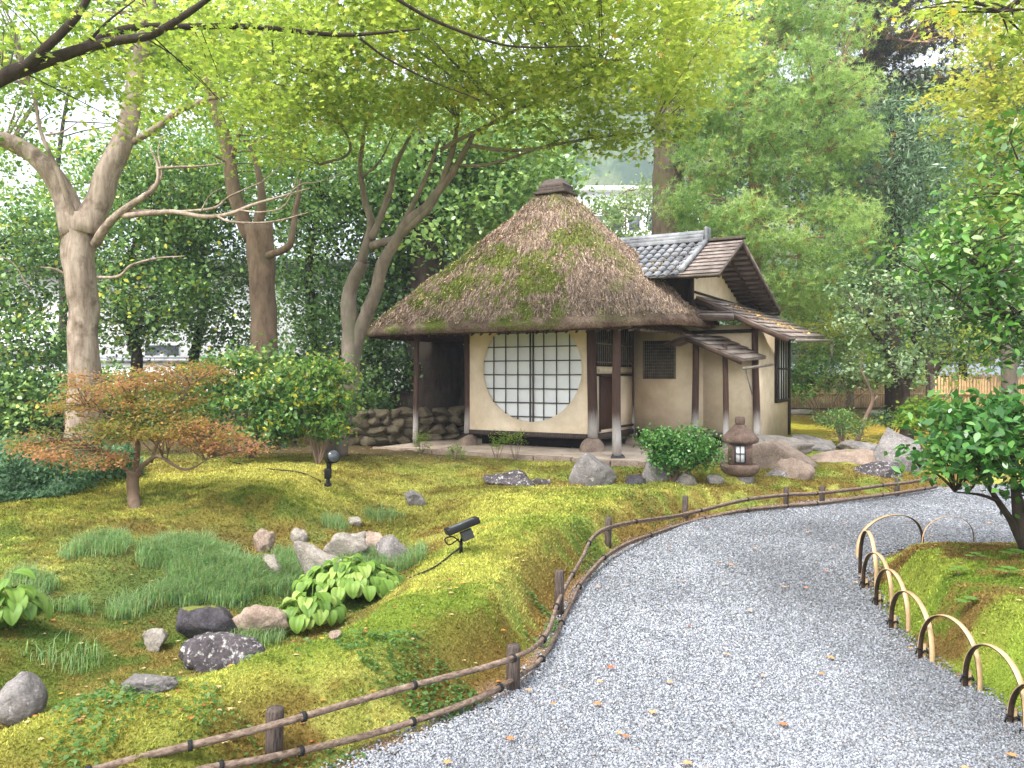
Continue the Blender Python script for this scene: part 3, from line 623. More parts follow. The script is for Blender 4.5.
TH = np.linspace(0, 2*math.pi, 260, endpoint=False); SS = np.linspace(.085, 1, 90)
TT, S2 = np.meshgrid(TH, SS); RP = rpos(TT, S2)
rings = [RP]
# rounded lip, cut edge and underside
u1, w1, z1 = roofpt(TH, np.ones(260))
def ring(scale, dz): return HUv(RC[0]+(u1-RC[0])*scale, RC[1]+(w1-RC[1])*scale, z1+dz)[None]
rings += [ring(1.006, -.04), ring(1.0, -.085), ring(.985, -.11), ring(.93, -.10), ring(.55, .95), ring(.2, 1.8)]
RV = np.concatenate(rings); nr = len(RV); i = np.arange(nr-1)[:, None]*260; j = np.arange(260)[None]; j2 = (j+1) % 260
rf = np.stack([i+j, i+j2, i+260+j2, i+260+j], -1).reshape(-1, 4); rv = RV.reshape(-1, 3); rc_, _m = roofcol(rv); rc_[(len(SS)+2)*260:] = np.array([.10, .05, .035])
def thatch_mat():
    m, t, p = newmat('thatch'); a = N(t, 'ShaderNodeAttribute', attribute_name='Col').outputs['Color']; w = wpos(t)
    n = noise(t, 35, 8, .75, w); L(t, mixc(t, 1.0, a, ramp(t, n, [(.3, (.45,)*3), (.7, (1.5,)*3)]), 'MULTIPLY'), p.inputs['Base Color'])
    p.inputs['Roughness'].default_value = 1; p.inputs['Specular IOR Level'].default_value = .05; bump(t, p, noise(t, 45, 8, .8, w), 1, .04); return m
troof = mesh('thatched_roof', rv, rf, thatch_mat(), house, rc_, True)
n = 120000; th = RS.rand(n)*2*math.pi; s = np.sqrt(RS.rand(n)*(1-.01)+.01); P0 = rpos(th, s, .006+.022*RS.rand(n)); P1 = rpos(th+RS.randn(n)*.004, np.minimum(s+.02, 1.03)); dn = norm(P1-P0)
dn = norm(dn+RS.randn(n, 3)*np.array([.32, .32, .16])); ln = .03+.10*RS.rand(n); side = norm(np.cross(dn, np.array([0, 0, 1.])+RS.randn(n, 3)*.3)); wd_ = (.0022+.0045*RS.rand(n)**2)[:, None]
A0 = P0-dn*ln[:, None]*.5; A1 = P0+dn*ln[:, None]*.5; A0[:, 2] += .004; A1[:, 2] += .012*RS.rand(n)
V = np.stack([A0-side*wd_, A0+side*wd_, A1+side*wd_*.7, A1-side*wd_*.7], 1); c, m = roofcol(P0); tn = RS.rand(n, 1)
c = np.where((m > .4)[:, None], c*(.6+1.1*tn), lerp(np.array([.085, .055, .042]), np.array([.54, .41, .32]), tn**1.2)*(.8+.4*RS.rand(n, 1)))
mesh('thatch_straw', V.reshape(-1, 3), np.arange(n*4).reshape(-1, 4), M_STRAW, troof, np.repeat(c, 4, 0))
# fringe hanging at the cut edge
n = 22000; th = RS.rand(n)*2*math.pi; u_, w_, z_ = roofpt(th, np.ones(n)); k = (.97+.045*RS.rand(n)); P0 = HUv(RC[0]+(u_-RC[0])*k, RC[1]+(w_-RC[1])*k, z_-.0-.09*RS.rand(n)); ou = norm(HUv(RC[0]+(u_-RC[0]), RC[1]+(w_-RC[1]), z_*0)-HUv(np.full(n, RC[0]), np.full(n, RC[1]), z_*0))
dn = norm(ou*.5+np.array([0, 0, -.8])+RS.randn(n, 3)*.25); side = norm(np.cross(dn, ou+RS.randn(n, 3)*.3)); wd_ = .004; ln = (.012+.028*RS.rand(n))[:, None]
V = np.stack([P0-side*wd_, P0+side*wd_, P0+dn*ln], 1); c = lerp(np.array([.07, .035, .025]), np.array([.28, .18, .12]), RS.rand(n, 1))
mesh('eave_fringe', V.reshape(-1, 3), np.arange(n*3).reshape(-1, 3), M_STRAW, troof, np.repeat(c, 3, 0))
# eave rafters seen from below
mb = MB()
def rz_(u, w): s_ = 1.08*max(abs(u-RC[0])/RUa*(.9 if u < RC[0] else 1), abs(w-RC[1])/RWa); return RZ0+RH*max(0, 1-s_)**.96-.2
for k in range(28):
    u = -3.2+.165*k; P0 = HU(u, -1.15, 2.225); P1 = HU(u, .0, min(2.84, max(2.25, rz_(u, 0)))); mb.tube([P0, P1], .016, 6)
for w in (-1.1, -.75): mb.tube([HU(-3.3, w, 2.235+.52*(w+1.18)), HU(1.1, w, 2.235+.52*(w+1.18))], .024, 8)
for k in range(18): mb.tube([HU(1.22, -.9+.17*k, 2.26), HU(.3, -.9+.17*k, min(2.8, max(2.3, rz_(.3, -.9+.17*k))))], .016, 6)
mb.build('rafter', M_RAFT, troof)
# ridge cap
mb = MB(); tz = RZ0+RH*.915
for zz, a, b, h in [(.0, .30, .27, .03), (.05, .25, .22, .045), (.11, .24, .21, .03)]:
    hbox(mb, RC[0]-a, RC[0]+a, RC[1]-b, RC[1]+b, tz+zz-.02, tz+zz+h-.0, bev=.015)
bmv = [(a, b, z) for a, b, z in []]
capv = [HU(RC[0]+a, RC[1]+b, tz+z) for a, b, z in [(-.24, -.2, .142), (.24, -.2, .142), (.24, .2, .142), (-.24, .2, .142), (-.15, -.12, .25), (.15, -.12, .25), (.15, .12, .25), (-.15, .12, .25)]]
mb.add(capv, [[4, 5, 6, 7], [0, 1, 5, 4], [1, 2, 6, 5], [2, 3, 7, 6], [3, 0, 4, 7]])
mb.build('roof_cap', M_POSTW, house)
# wing roofs
def slab(mb, quad, t, col=None):
    q = np.array(quad, float); nrm = norm(np.cross(q[1]-q[0], q[3]-q[0])); nrm = nrm if nrm[2] > 0 else -nrm
    mb.add(np.vstack([q, q-nrm*t]), [[0, 1, 2, 3], [7, 6, 5, 4], [0, 4, 5, 1], [1, 5, 6, 2], [2, 6, 7, 3], [3, 7, 4, 0]], col); return mb
def shingled(name, quad, t, rows, mat, parent, over=.012):
    """courses of shingles laid up the slope; quad = top0, top1, low1, low0"""
    a, b, c, d = [np.array(x, float) for x in quad]; mb = MB(); nrm = norm(np.cross(b-a, d-a)); nrm = nrm if nrm[2] > 0 else -nrm
    slab(mb, [a-nrm*.015, b-nrm*.015, c-nrm*.015, d-nrm*.015], t)
    for k in range(rows):
        f0, f1 = k/rows, (k+1)/rows; p0, p1 = lerp(a, d, f0), lerp(b, c, f0); q0, q1 = lerp(a, d, f1), lerp(b, c, f1)
        slab(mb, [p0-nrm*.006, p1-nrm*.006, q1+nrm*over, q0+nrm*over], .01)
    return mb.build(name, mat, parent)
zr = 3.86
wing = shingled('wing_roof', [HU(1.0, 1.72, zr), HU(1.97, 1.72, zr), HU(1.97, .27, 3.15), HU(.4, .27, 3.15)], .035, 9, M_SHINGLE, house)
shingled('roof_slope', [HU(1.0, 1.74, zr), HU(1.97, 1.74, zr), HU(1.97, 4.75, 2.88), HU(-.3, 4.75, 2.88)], .035, 12, M_SHINGLE, wing)
mb = MB()
for k in range(15):
    w = 1.9+.2*k; z = zr-.05-(w-1.74)*.326; mb.box(HU(1.62, w, z-.045), (.33, .016, .022), HAX)
for k in range(7):
    w = 1.6-.2*k; z = zr-.05-(1.72-w)*.49; mb.box(HU(1.62, w, z-.045), (.33, .016, .022), HAX)
for uu in (1.93, 1.6):
    slab(mb, [HU(uu, 1.74, zr-.045), HU(uu+.03, 1.74, zr-.045), HU(uu+.03, 4.72, 2.85), HU(uu, 4.72, 2.85)], .05)
    slab(mb, [HU(uu, 1.72, zr-.045), HU(uu+.03, 1.72, zr-.045), HU(uu+.03, .3, 3.12), HU(uu, .3, 3.12)], .05)
mb.build('rafter', M_RAFT, wing)
mb = MB(); hbox(mb, .95, 2.0, 1.66, 1.80, zr+.005, zr+.05, bev=.01); mb.build('ridge', M_POSTW, wing)
# tiled part of the roof
tile = thing_tile = None
mb = MB(); 
for k in range(13):
    u = 1.28-.15*k
    for r_ in range(7):
        w = 1.62-.21*r_; zt = zr-.02-(1.72-w)*.49; P0 = HU(u, w, zt+.03); P1 = HU(u, w-.22, zt-.108+.045)
        V = []
        for P in (P0, P1):
            for a in np.linspace(0, math.pi, 7): V.append(P+HAX[0]*math.cos(a)*.055+np.array([0, 0, 1])*math.sin(a)*.045)
        mb.add(V, [[q, q+1, q+8, q+7] for q in range(6)]+[[13, 12, 11, 10, 9, 8, 7]][:0])
        mb.F.setdefault(7, []).append(np.array([[mb.n-1-q for q in range(7)]]))
mb.add([HU(1.36, 1.7, zr-.015), HU(-.75, 1.7, zr-.015), HU(-.75, .22, zr-.74), HU(1.36, .22, zr-.74)], [[0, 1, 2, 3]])
tl = mb.build('tiled_roof', M_TILE, house)
mb = MB(); hbox(mb, -.75, 1.33, 1.60, 1.84, zr+.0, zr+.07, bev=.01); hbox(mb, -.75, 1.33, 1.63, 1.81, zr+.072, zr+.13, bev=.01); mb.tube([HU(-.75, 1.72, zr+.15), HU(1.35, 1.72, zr+.15)], .06, 12)
mb.box(HU(1.37, 1.72, zr+.12), (.03, .11, .13), HAX, bev=.02); mb.tube([HU(1.36, 1.72-.1, zr), HU(1.36, .3, zr-.64)], .045, 8); mb.build('roof_ridge_tiles', M_TILE, tl, True)
# gable wall and its dark frame
mb = MB(); g = [(1.12, 2.86), (4.35, 2.86), (4.35, 2.93), (1.78, 3.76), (1.12, 3.50)]
V = [HU(1.3, w, z) for w, z in g]+[HU(1.24, w, z) for w, z in g]; mb.add(V, [[0, 1, 2, 3, 4]]); mb.add(V, [[5, 9, 8, 7, 6]]); mb.add(V, [[0, 5, 6, 1], [1, 6, 7, 2], [2, 7, 8, 3], [3, 8, 9, 4], [4, 9, 5, 0]])
mb.build('gable_wall', M_PLASTER, house)
hpart('wing_front_wall', M_DKWOOD, [(.3, 1.235, 1.12, 1.16, 2.8, 3.42), (1.24, 1.325, 1.06, 1.115, 2.75, 3.48), (1.302, 1.325, 1.12, 4.2, 2.95, 2.985)])
# skirt roofs below the gable
sk = shingled('skirt_roof', [HU(1.3, 4.75, 3.03), HU(1.3, 1.3, 2.92), HU(2.81, 1.3, 2.20), HU(2.81, 4.7, 2.34)], .035, 9, M_SHINGLE, house)
mb = MB(); slab(mb, [HU(1.3, 1.27, 2.885), HU(1.3, 1.31, 2.885), HU(2.79, 1.31, 2.165), HU(2.79, 1.27, 2.165)], .07)
for k in range(9):
    w = 1.5+.39*k; slab(mb, [HU(2.15, w, 2.50), HU(2.15, w+.035, 2.50), HU(2.77, w+.035, 2.19+.012*k), HU(2.77, w, 2.19+.012*k)], .035)
mb.build('rafter', M_RAFT, sk)
sf = shingled('front_skirt_roof', [HU(.3, 1.78, 2.90), HU(1.75, 1.78, 2.82), HU(1.98, 1.08, 2.54), HU(.3, 1.08, 2.62)], .035, 4, M_SHINGLE, house)
mb = MB(); slab(mb, [HU(.3, 1.06, 2.60), HU(.3, 1.09, 2.60), HU(1.97, 1.09, 2.52), HU(1.97, 1.06, 2.52)], .06); mb.build('fascia', M_RAFT, sf)
# small canopy over the side door
cn = shingled('door_canopy', [HU(1.62, 1.69, 2.26), HU(1.22, 1.0, 2.25), HU(2.15, 1.0, 1.85), HU(2.36, 1.66, 1.90)], .03, 5, M_SHINGLE, house)
mb = MB(); slab(mb, [HU(1.22, .97, 2.215), HU(1.22, 1.0, 2.215), HU(2.14, 1.0, 1.815), HU(2.14, .97, 1.815)], .055)
slab(mb, [HU(1.22, .97, 2.24), HU(1.22, 1.02, 2.24), HU(.86, 1.02, 2.10), HU(.86, .97, 2.10)], .055)
mb.tube([HU(1.33, 1.15, 2.15), HU(1.33, 1.66, 2.16)], .03, 8); mb.tube([HU(1.82, 1.08, 1.96), HU(1.82, 1.66, 1.98)], .03, 8); mb.build('canopy_frame', M_RAFT, cn)
mb = MB(); slab(mb, [HU(1.24, .98, 2.27), HU(1.3, 1.66, 2.27), HU(.9, 1.66, 2.12), HU(.86, .98, 2.12)], .03); mb.build('canopy_slope', M_SHINGLE, cn)
# bamboo gutters
mb = MB(); mb.tube([HU(2.18, .85, 1.70), HU(2.46, 1.62, 1.77)], .024, 8); mb.tube([HU(2.2, .95, 1.70), HU(2.23, 1.0, 1.5), HU(2.28, 1.05, 1.28)], .012, 7); gt = mb.build('bamboo_gutter', M_GRILLE, house, True)
mb = MB(); mb.tube([HU(2.86, 1.5, 2.15), HU(2.88, 5.1, 2.27)], .028, 8); mb.tube([HU(2.88, 5.0, 2.26), HU(2.88, 5.0, 1.85)], .02, 8); mb.build('bamboo_gutter', M_GRILLE, house, True)

# ------------------------------------------------------------ stone lantern
lp = Gd(740, 10.7); lp[2] = gz(lp[0], lp[1])
lz = CAMZ-(484-HY)*10.7/F
sc_ = 10.7/F
lant = thing('stone_lantern', (lp[0], lp[1], lz-.04), 'short brown stone lantern with a conical roof and a small paned window', 'stone lantern')
LR = (lp[0], lp[1], 0)
def lat(name, prof, sides=24, mat=R_LANT, parent=lant, rot=0, sm=True):
    mb = MB(); mb.lathe(LR, [(r*sc_, CAMZ-(y-HY)*sc_) for r, y in prof], sides, rot=rot); return mb.build(name, mat, parent, sm)
lat('base', [(13, 490), (13, 476), (11.5, 475)], 18, R_GREY)
lat('platform', [(13, 475.5), (17.5, 472), (19.5, 467), (19, 464), (12, 464)])
fb = lat('fire_box', [(16.5, 464.2), (16.5, 442), (14, 441.5)], 4, rot=math.radians(30), sm=False)
lat('roof', [(14, 443.3), (17.5, 442), (18.5, 438.5), (14.5, 434), (9.5, 429), (6, 425.5), (5, 424.5)], 20)
lat('finial', [(3.8, 425), (5, 422.5), (5, 418), (3.6, 416.5)], 14)
mb = MB(); a0 = math.radians(28+45+180+0)
fd = np.array([math.cos(math.radians(255)), math.sin(math.radians(255)), 0]); sdv = np.array([-fd[1], fd[0], 0]); ax = np.array([sdv, fd, [0, 0, 1]])
cz = CAMZ-(453-HY)*sc_; fc = np.array([lp[0], lp[1], cz])+fd*(16.5*sc_*.7071)
mb.box(fc+fd*.002, (4.6*sc_, .004, 8*sc_), ax); wnd = mb.build('window', M_PAPER, fb)
mb = MB()
for o_, h_ in [((-4.8, 0), (.7, 8.5)), ((4.8, 0), (.7, 8.5)), ((0, 8.3), (4, .7)), ((0, -8.3), (4, .7)), ((0, 0), (.5, 7.5)), ((0, .3), (4, .5))]:
    mb.box(fc+fd*(.009 if o_ != (0, .3) else .0125)+sdv*o_[0]*sc_+np.array([0, 0, o_[1]*sc_]), (h_[0]*sc_, .006, h_[1]*sc_), ax)
mb.build('window_frame', R_DARK, wnd)

# ------------------------------------------------------------ rocks
def rock(px, py, wpx, hpx, mat, label, d=None, depth=1.0, seed=None, sink=.25, grp='garden rocks', cuts=12, rough=.3, sharp=.93, tilt=0):
    hpx = hpx*1.0; g = G(px, py) if d is None else W(px, py, d); sc = g[1]/F; rx = wpx*sc/2; h = hpx*sc
    seed = seed if seed is not None else int(px*7+py); rz = h/(2-2*sink)
    V, Fa = rock_geo(rx*1.06, rx*depth, rz*1.05, seed, 4, cuts, rough, sharp)
    if tilt: ca, sa = math.cos(tilt), math.sin(tilt); V = np.stack([V[:, 0]*ca-V[:, 2]*sa, V[:, 1], V[:, 0]*sa+V[:, 2]*ca], -1)
    c = g+np.array([0, rx*depth*.5, h-rz]); o = mesh('rock', V, Fa, mat, None, None, True); o.location = [float(q) for q in c]
    return tag(o, label, 'rock', grp)
rock(10, 728, 48, 46, R_GREY, 'grey boulder cut by the left edge of the photo below the hosta plant', sink=.2, seed=33, rough=.22, cuts=4, sharp=.6)
rock(205, 643, 63, 38, R_DARK, 'round dark purplish rock above the speckled one in the hollow', sink=.22, seed=5, depth=.8, cuts=4, rough=.24, sharp=.7)
rock(218, 671, 77, 32, R_DARKSPOT, 'dark rock with pale lichen specks in front of the round dark one', seed=6, depth=.6, cuts=6, rough=.3, sharp=.7)
rock(258, 640, 50, 31, R_TAN, 'tan rock between the round dark rock and the big hosta', seed=7, depth=.7, cuts=6, sharp=.7)
rock(153, 652, 28, 21, R_PALE, 'small whitish stone left of the round dark rock', seed=8)
rock(148, 694, 52, 18, R_GREY, 'low flat grey rock half sunk behind the near bank', seed=9, depth=.6)
rock(325, 592, 42, 60, R_PALE, 'tall pale rock standing just behind the hosta leaves', seed=110, cuts=6, sharp=.7, tilt=.75, depth=.6, sink=.35)
rock(345, 560, 52, 26, R_PALE, 'pale slanting rock behind the tall pale one', seed=11, tilt=.3, depth=.7)
rock(392, 562, 34, 26, R_GREY, 'grey rock in mondo grass right of the pale slanting rock', seed=12, tilt=.4)
rock(372, 552, 30, 18, R_TAN, 'pinkish tan stone between the pale and grey rocks of the hollow', seed=13)
rock(271, 578, 20, 24, R_PALE, 'small pale stone in the grass left of the tall pale rock', seed=14)
rock(262, 553, 18, 22, R_TAN, 'small brownish stone on the mossy slope above the grass', seed=15)
rock(298, 543, 16, 15, R_PALE, 'small rounded pale stone in the moss below the black spotlight', seed=216, sink=.4, cuts=4, sharp=.6)
rock(334, 642, 14, 8, R_TAN, 'tiny stone hidden under the hosta leaves', seed=17)
rock(413, 506, 22, 13, R_GREY, 'small bluish grey stone in the green dip between the mounds', seed=18)
rock(354, 527, 13, 9, R_PALE, 'tiny pale pebble beside the grass tuft on the left mound', seed=19)
rock(512, 492, 54, 24, R_DARKSPOT, 'low dark rock with white lichen patches before the tea house', d=10.0, seed=20, depth=.7)
rock(540, 490, 20, 12, R_DARKSPOT, 'small lichen spotted rock beside the low dark one', d=10.1, seed=21)
rock(599, 491, 54, 36, R_GREY, 'big squarish grey boulder right before the round window', d=10.0, seed=24, depth=.75, cuts=7, rough=.16)
rock(636, 491, 27, 16, R_DARK, 'small dark bluish rock right of the squarish boulder', d=10.0, seed=23)
rock(662, 487, 34, 34, R_GREY, 'pale blotched grey rock left of the round green bush stem', d=10.2, seed=24)
rock(684, 488, 26, 17, R_PALE, 'small whitish rock right under the round green bush', d=10.0, seed=25)
rock(716, 489, 24, 16, R_PALE, 'small mossy pale rock left of the lantern base', d=10.4, seed=26)
rock(764, 475, 116, 44, R_TAN, 'large flat reddish tan rock directly behind the stone lantern', d=11.6, seed=27, depth=.5, cuts=12, rough=.14)
rock(775, 490, 60, 20, R_GREY, 'grey block low beside the lantern base', d=11.0, seed=28, depth=.5)
rock(792, 490, 46, 30, R_TAN, 'rounded tan boulder left of the dark rock behind the fence', d=11.0, seed=29, depth=.6)
rock(812, 457, 56, 24, R_GREY, 'smooth grey mound-like rock right of the house corner', d=13.2, seed=30, cuts=4)
rock(862, 458, 38, 18, R_GREY, 'smooth low grey rock left of the tall blotched boulder', d=13.2, seed=31, cuts=4)
rock(838, 478, 112, 26, R_TAN, 'long flat pinkish slab between the lantern and the tall boulder', d=12.2, seed=32, depth=.5, cuts=12, rough=.1)
rock(905, 481, 54, 54, R_GREY, 'tall pale blotched grey boulder at the right end of the rocks', d=12.0, seed=71, cuts=9, rough=.16)
rock(872, 488, 66, 24, R_DARKSPOT, 'dark rough rock leaning at the foot of the tall boulder', d=11.5, seed=34, tilt=.35, depth=.6)
rock(775, 452, 70, 20, R_PALE, 'pale flat stone at the foot of the house corner', d=12.1, seed=35, depth=.5)
rock(655, 470, 36, 12, R_GREY, 'flat grey stone on the sandy floor behind the bush', d=11.4, seed=36)
for px, py, w_, h_, l_ in [(800, 415, 34, 5, 'flat pale stepping stone nearest the house in yellow litter'), (880, 416, 26, 6, 'flat pale stepping stone beside the small bush'), (770, 470, 1, 1, '')][:2]:
    rock(px, py, w_, h_, R_PALE, l_, seed=int(px), sink=.4, depth=.7, grp='stepping stones')
# dry stone retaining wall on the left of the house
sw = thing('stone_wall', (-2.4, 15.0, .4), 'low rough stone retaining wall between the maple and the tea house', 'stone wall')
mb = MB(); r = np.random.RandomState(4); path = np.array([(-3.05, 14.2), (-2.2, 14.6), (-1.2, 15.2), (-.1, 16.0)])
for row in range(4):
    s = r.rand()*.2
    while s < 3.4:
        seg = min(int(s/1.13), 2); f = s/1.13-seg; p = lerp(path[seg], path[seg+1], min(f, 1)); sz = .10+.13*r.rand(); V, Fa = rock_geo(sz*1.12, .16, .085+.035*r.rand(), int(s*50)+row*77, 3, 14, .3)
        top = .25+.62*smooth(0, 1.2, s); z = .42+row*.16
        if z < .42+top: mb.add(V+np.array([p[0], p[1], z]), Fa)
        s += sz*1.9
mb.build('stones', rock_material('wall_rock', (.08, .06, .04), (.24, .20, .13), (.25, .25, .1), .6, .05), sw, True)
# ------------------------------------------------------------ low rail fence
fence = thing('rail_fence', pz(510, 690)+(0,), 'low weathered wooden rail fence with short posts following the gravel path', 'fence')
FP = [(274, 3.24, 708), (513, 4.1, 645), (559, 5.35, 570), (608, 7.35, 517), (685, 8.85, 496), (786, 9.7, 487), (822, 9.9, 486), (897, 10.6, 478)]
for k, (px, d, yt) in enumerate(FP):
    x = (px-512)*d/F; zt = CAMZ-(yt-HY)*d/F; r_ = .036 if k < 2 else .032
    mb = MB(); mb.tube([(x, d, gz(x, d)-.08), (x, d, .1), (x+.004, d, zt-.01), (x+.004, d, zt)], [r_, r_, r_*1.02, r_*.9], 12, rough=.06); po = mb.build('post', M_POSTW, fence, True)
def railpts(P): return spline([W(*p) for p in P], 8)
RT = [(40, 782, 2.75), (150, 750, 2.98), (274, 722, 3.2), (400, 686, 3.62), (513, 655, 4.05), (545, 633, 4.6), (560, 596, 5.35), (580, 560, 6.3), (606, 527, 7.3), (685, 513, 8.8), (740, 500, 9.3), (786, 494, 9.65), (822, 492, 9.85), (897, 483, 10.55), (935, 477, 11.1)]
RB = [(120, 800, 2.75), (200, 766, 3.02), (274, 752, 3.2), (400, 722, 3.6), (500, 684, 4.02), (545, 652, 4.6), (566, 610, 5.35), (588, 572, 6.25), (625, 543, 7.3), (690, 521, 8.75), (740, 510, 9.3), (786, 505, 9.6), (822, 502, 9.8), (897, 492, 10.5), (935, 486, 11.1)]
for kk, RR in enumerate((RT, RB)):
    P = railpts(RR); P[:, 1] -= .045; P[:, 2] += (vn(P, 2.5, kk)-.5)*.015
    for a, b in ((0, 32), (30, 74), (72, len(P))):
        Q = P[a:b+1].copy(); Q[:, 2] += .004*(a > 0); mb = MB(); mb.tube(Q, .0155+.003*math.sin(a), 8, rough=.12, seed=a); mb.build('rail', M_RAIL, fence, True)
    P2 = P.copy(); P2[:, 2] -= .018; P2[:, 1] += .012; mb = MB(); mb.tube(P2[38:], .011, 7, rough=.12); mb.build('rail', M_RAIL, fence, True)
    for q in range(4, len(P)-1, 7):
        T = norm(P[q+1]-P[q]); mb = MB(); mb.tube([P[q]-T*.008, P[q]+T*.008], .0215 if q < 38 else .024, 9); mb.build('rope_tie', M_CORD, fence)

# ------------------------------------------------------------ bamboo hoop edging
def hoop(A, B, h, label, thick=1.0):
    A = np.array(A, float); B = np.array(B, float); o = thing('bamboo_hoop', A, label, 'hoop edging', 'bamboo hoops along the right edge of the path')
    n = 28; t = np.linspace(0, 1, n); c = (A+B)/2; ex = (B-A)/2; ang = np.pi*(1-t)
    P = c+np.cos(ang)[:, None]*ex*(1+.06*np.sin(ang))[:, None]+np.array([0, 0, 1.])*(np.sin(ang)**.8*h)[:, None]
    P = np.vstack([A-[0, 0, .06], P, B-[0, 0, .06]]); P[:, 2] = np.maximum(P[:, 2], -1)
    T = norm(np.gradient(P, axis=0)); dr = norm(ex); sd_ = norm(np.cross(dr, [0, 0, 1.])); Nn = np.cross(T, sd_); Nn *= np.sign(np.sum(Nn*(P-c), 1)+1e-9)[:, None]
    wv = .014*thick
    def band(o0, o1):
        m = len(P); R = [P+sd_*wv+Nn*o0, P-sd_*wv+Nn*o0, P-sd_*wv+Nn*o1, P+sd_*wv+Nn*o1]; V = np.stack(R, 1).reshape(-1, 3); Fq = []
        for i in range(m-1):
            for k in range(4): Fq.append([i*4+k, i*4+(k+1) % 4, i*4+4+(k+1) % 4, i*4+4+k])
        return V, Fq+[[0, 1, 2, 3], [m*4-1, m*4-2, m*4-3, m*4-4]]
    mb = MB(); mb.add(*band(-.0005, .004*thick)); mb.build('outer_strip', M_BAMBOO, o)
    mb = MB(); mb.add(*band(-.0045*thick, -.001)); mb.build('inner_strip', M_BAMBOOD, o)
    return o
EL = [(860, 574), (863, 589), (876, 606), (891, 628), (920, 658), (965, 686), (1010, 722), (1062, 765)]
EP = [np.array(pz(*p)+(0.,)) for p in EL]
for e in EP: e[2] = gz(e[0]+.02, e[1])
hl = ['tall narrow bamboo hoop at the far end of the row by the path', 'second bamboo hoop from the far end beside the gravel', 'bamboo hoop third from the far end leaning right', 'wider bamboo hoop before the far moss slope, fourth from the far end',
      'tall dark and tan bamboo hoop, third from the near end', 'bamboo hoop second from the near end over green moss', 'nearest bamboo hoop cut by the right edge of the photo']
hh = [.40, .33, .32, .31, .31, .29, .27]
for k in range(7):
    A = EP[k].copy(); B = EP[k+1].copy(); v = B-A; B = B+v*.12+np.array([.045, 0, 0]); B[2] = 0
    if k < 3: B[0] += .05
    hoop(A, B, hh[k], hl[k])
hoop((3.02, 7.0, 0), (3.85, 7.5, .0), .33, 'thin bamboo hoop behind the mound, left of the thinnest one')
hoop((3.82, 7.45, 0), (4.4, 7.62, 0), .27, 'very thin dark hoop standing behind the mound against the gravel', .45)
mb = MB()
for k in range(1, 8):
    e = EP[k]; mb = MB(); z0 = e[2]-.05; x, y = e[0]+.03, e[1]+.02
    if k < 7 and k != 0:
        mb.tube([(x, y, z0), (x, y, z0+.14)], .014, 10); st = tag(mb.build('bamboo_stake', M_BAMBOO, None, True), 'short bamboo stake tied with black cord, ' + ['by the far end', 'under the third hoop', 'under the fourth hoop', 'beside the brown leaf', 'on the green moss edge', 'nearest the viewer'][k-1], 'stake', 'stakes tied to the bamboo hoops')
        mb = MB(); Pq = [(x+.022*math.cos(a), y+.022*math.sin(a), z0+.10+.008*math.sin(3*a)) for a in np.linspace(0, 12, 30)]; mb.tube(Pq, .006, 5); mb.tube([(x-.02, y-.02, z0+.11), (x-.05, y-.03, z0+.125), (x-.06, y-.03, z0+.09)], .005, 5); mb.build('cord', M_CORD, st)

# ------------------------------------------------------------ garden lights
def cyl(mb, a, b, r, s=14): return mb.tube([a, b], r, s)
s1 = G(328, 487); o = thing('garden_spotlight', s1, 'black round spotlight on a short stake on the bright left mound', 'spotlight')
k1 = s1[1]/F
def kp(dx, dy, dz=0): return s1+np.array([dx*k1, dz*k1, dy*k1])
mb = MB(); cyl(mb, kp(0, -4), kp(0, 10), 2.0*k1, 8); cyl(mb, kp(0, 0), kp(0, 3), 3.6*k1, 10); mb.build('stake', M_BLACK, o)
mb = MB(); mb.box(kp(0, 13), (3.2*k1, 3*k1, 5*k1), bev=.008); mb.box(kp(1, 21), (2.2*k1, 2.2*k1, 4*k1), bev=.006); mb.build('bracket', M_BLACK, o)
mb = MB(); hd = kp(3, 29); ax_ = norm(np.array([.55, -.75, .25])); prof = [(-7, 3.5), (-5, 5.6), (0, 6.4), (5, 6.8), (7, 7.0)]
mb.tube([hd+ax_*a*k1 for a, _ in prof], [b*k1 for _, b in prof], 20); mb.build('lamp_head', M_BLACK, o, True)
mb = MB(); mb.tube([hd+ax_*7.05*k1, hd+ax_*7.4*k1], 6*k1, 20); mb.build('lens', M_GLASS, o)
cb = [s1+np.array([-.08, 0, .06])]+[np.array([G(px, py)[0], G(px, py)[1], G(px, py)[2]+.012]) for px, py in [(300, 474), (270, 470), (235, 464), (205, 458)]]
mb = MB(); mb.tube(spline(cb, 6), .007, 6); mb.build('cable', M_CORD, o, True)
s2 = G(461, 553); o = thing('garden_floodlight', s2, 'flat black rectangular floodlight tilted on the near bank', 'floodlight'); k1 = s2[1]/F
def k2(dx, dy, dz=0): return s2+np.array([dx*k1, dz*k1, dy*k1])
ax3 = np.array([norm(np.array([.9, .25, .33])), norm(np.array([-.15, .85, -.1])), [0, 0, 0]]); ax3[2] = norm(np.cross(ax3[0], ax3[1])); ax3[1] = np.cross(ax3[2], ax3[0])
mb = MB(); mb.box(k2(1, 27), (17*k1, 13*k1, 3.2*k1), ax3, bev=.006); fh = mb.build('lamp_head', M_BLACK, o)
mb = MB(); mb.box(k2(1, 27)+ax3[2]*3.3*k1, (13*k1, 9.5*k1, .3*k1), ax3); mb.build('lens', M_GLASS, fh)
mb = MB(); mb.box(k2(6, 18), (6*k1, 4*k1, 5*k1), ax3, bev=.006); mb.build('driver_box', simple('grey_plastic', (.05, .05, .055), (.08, .08, .085), 5, .5, 0), o)
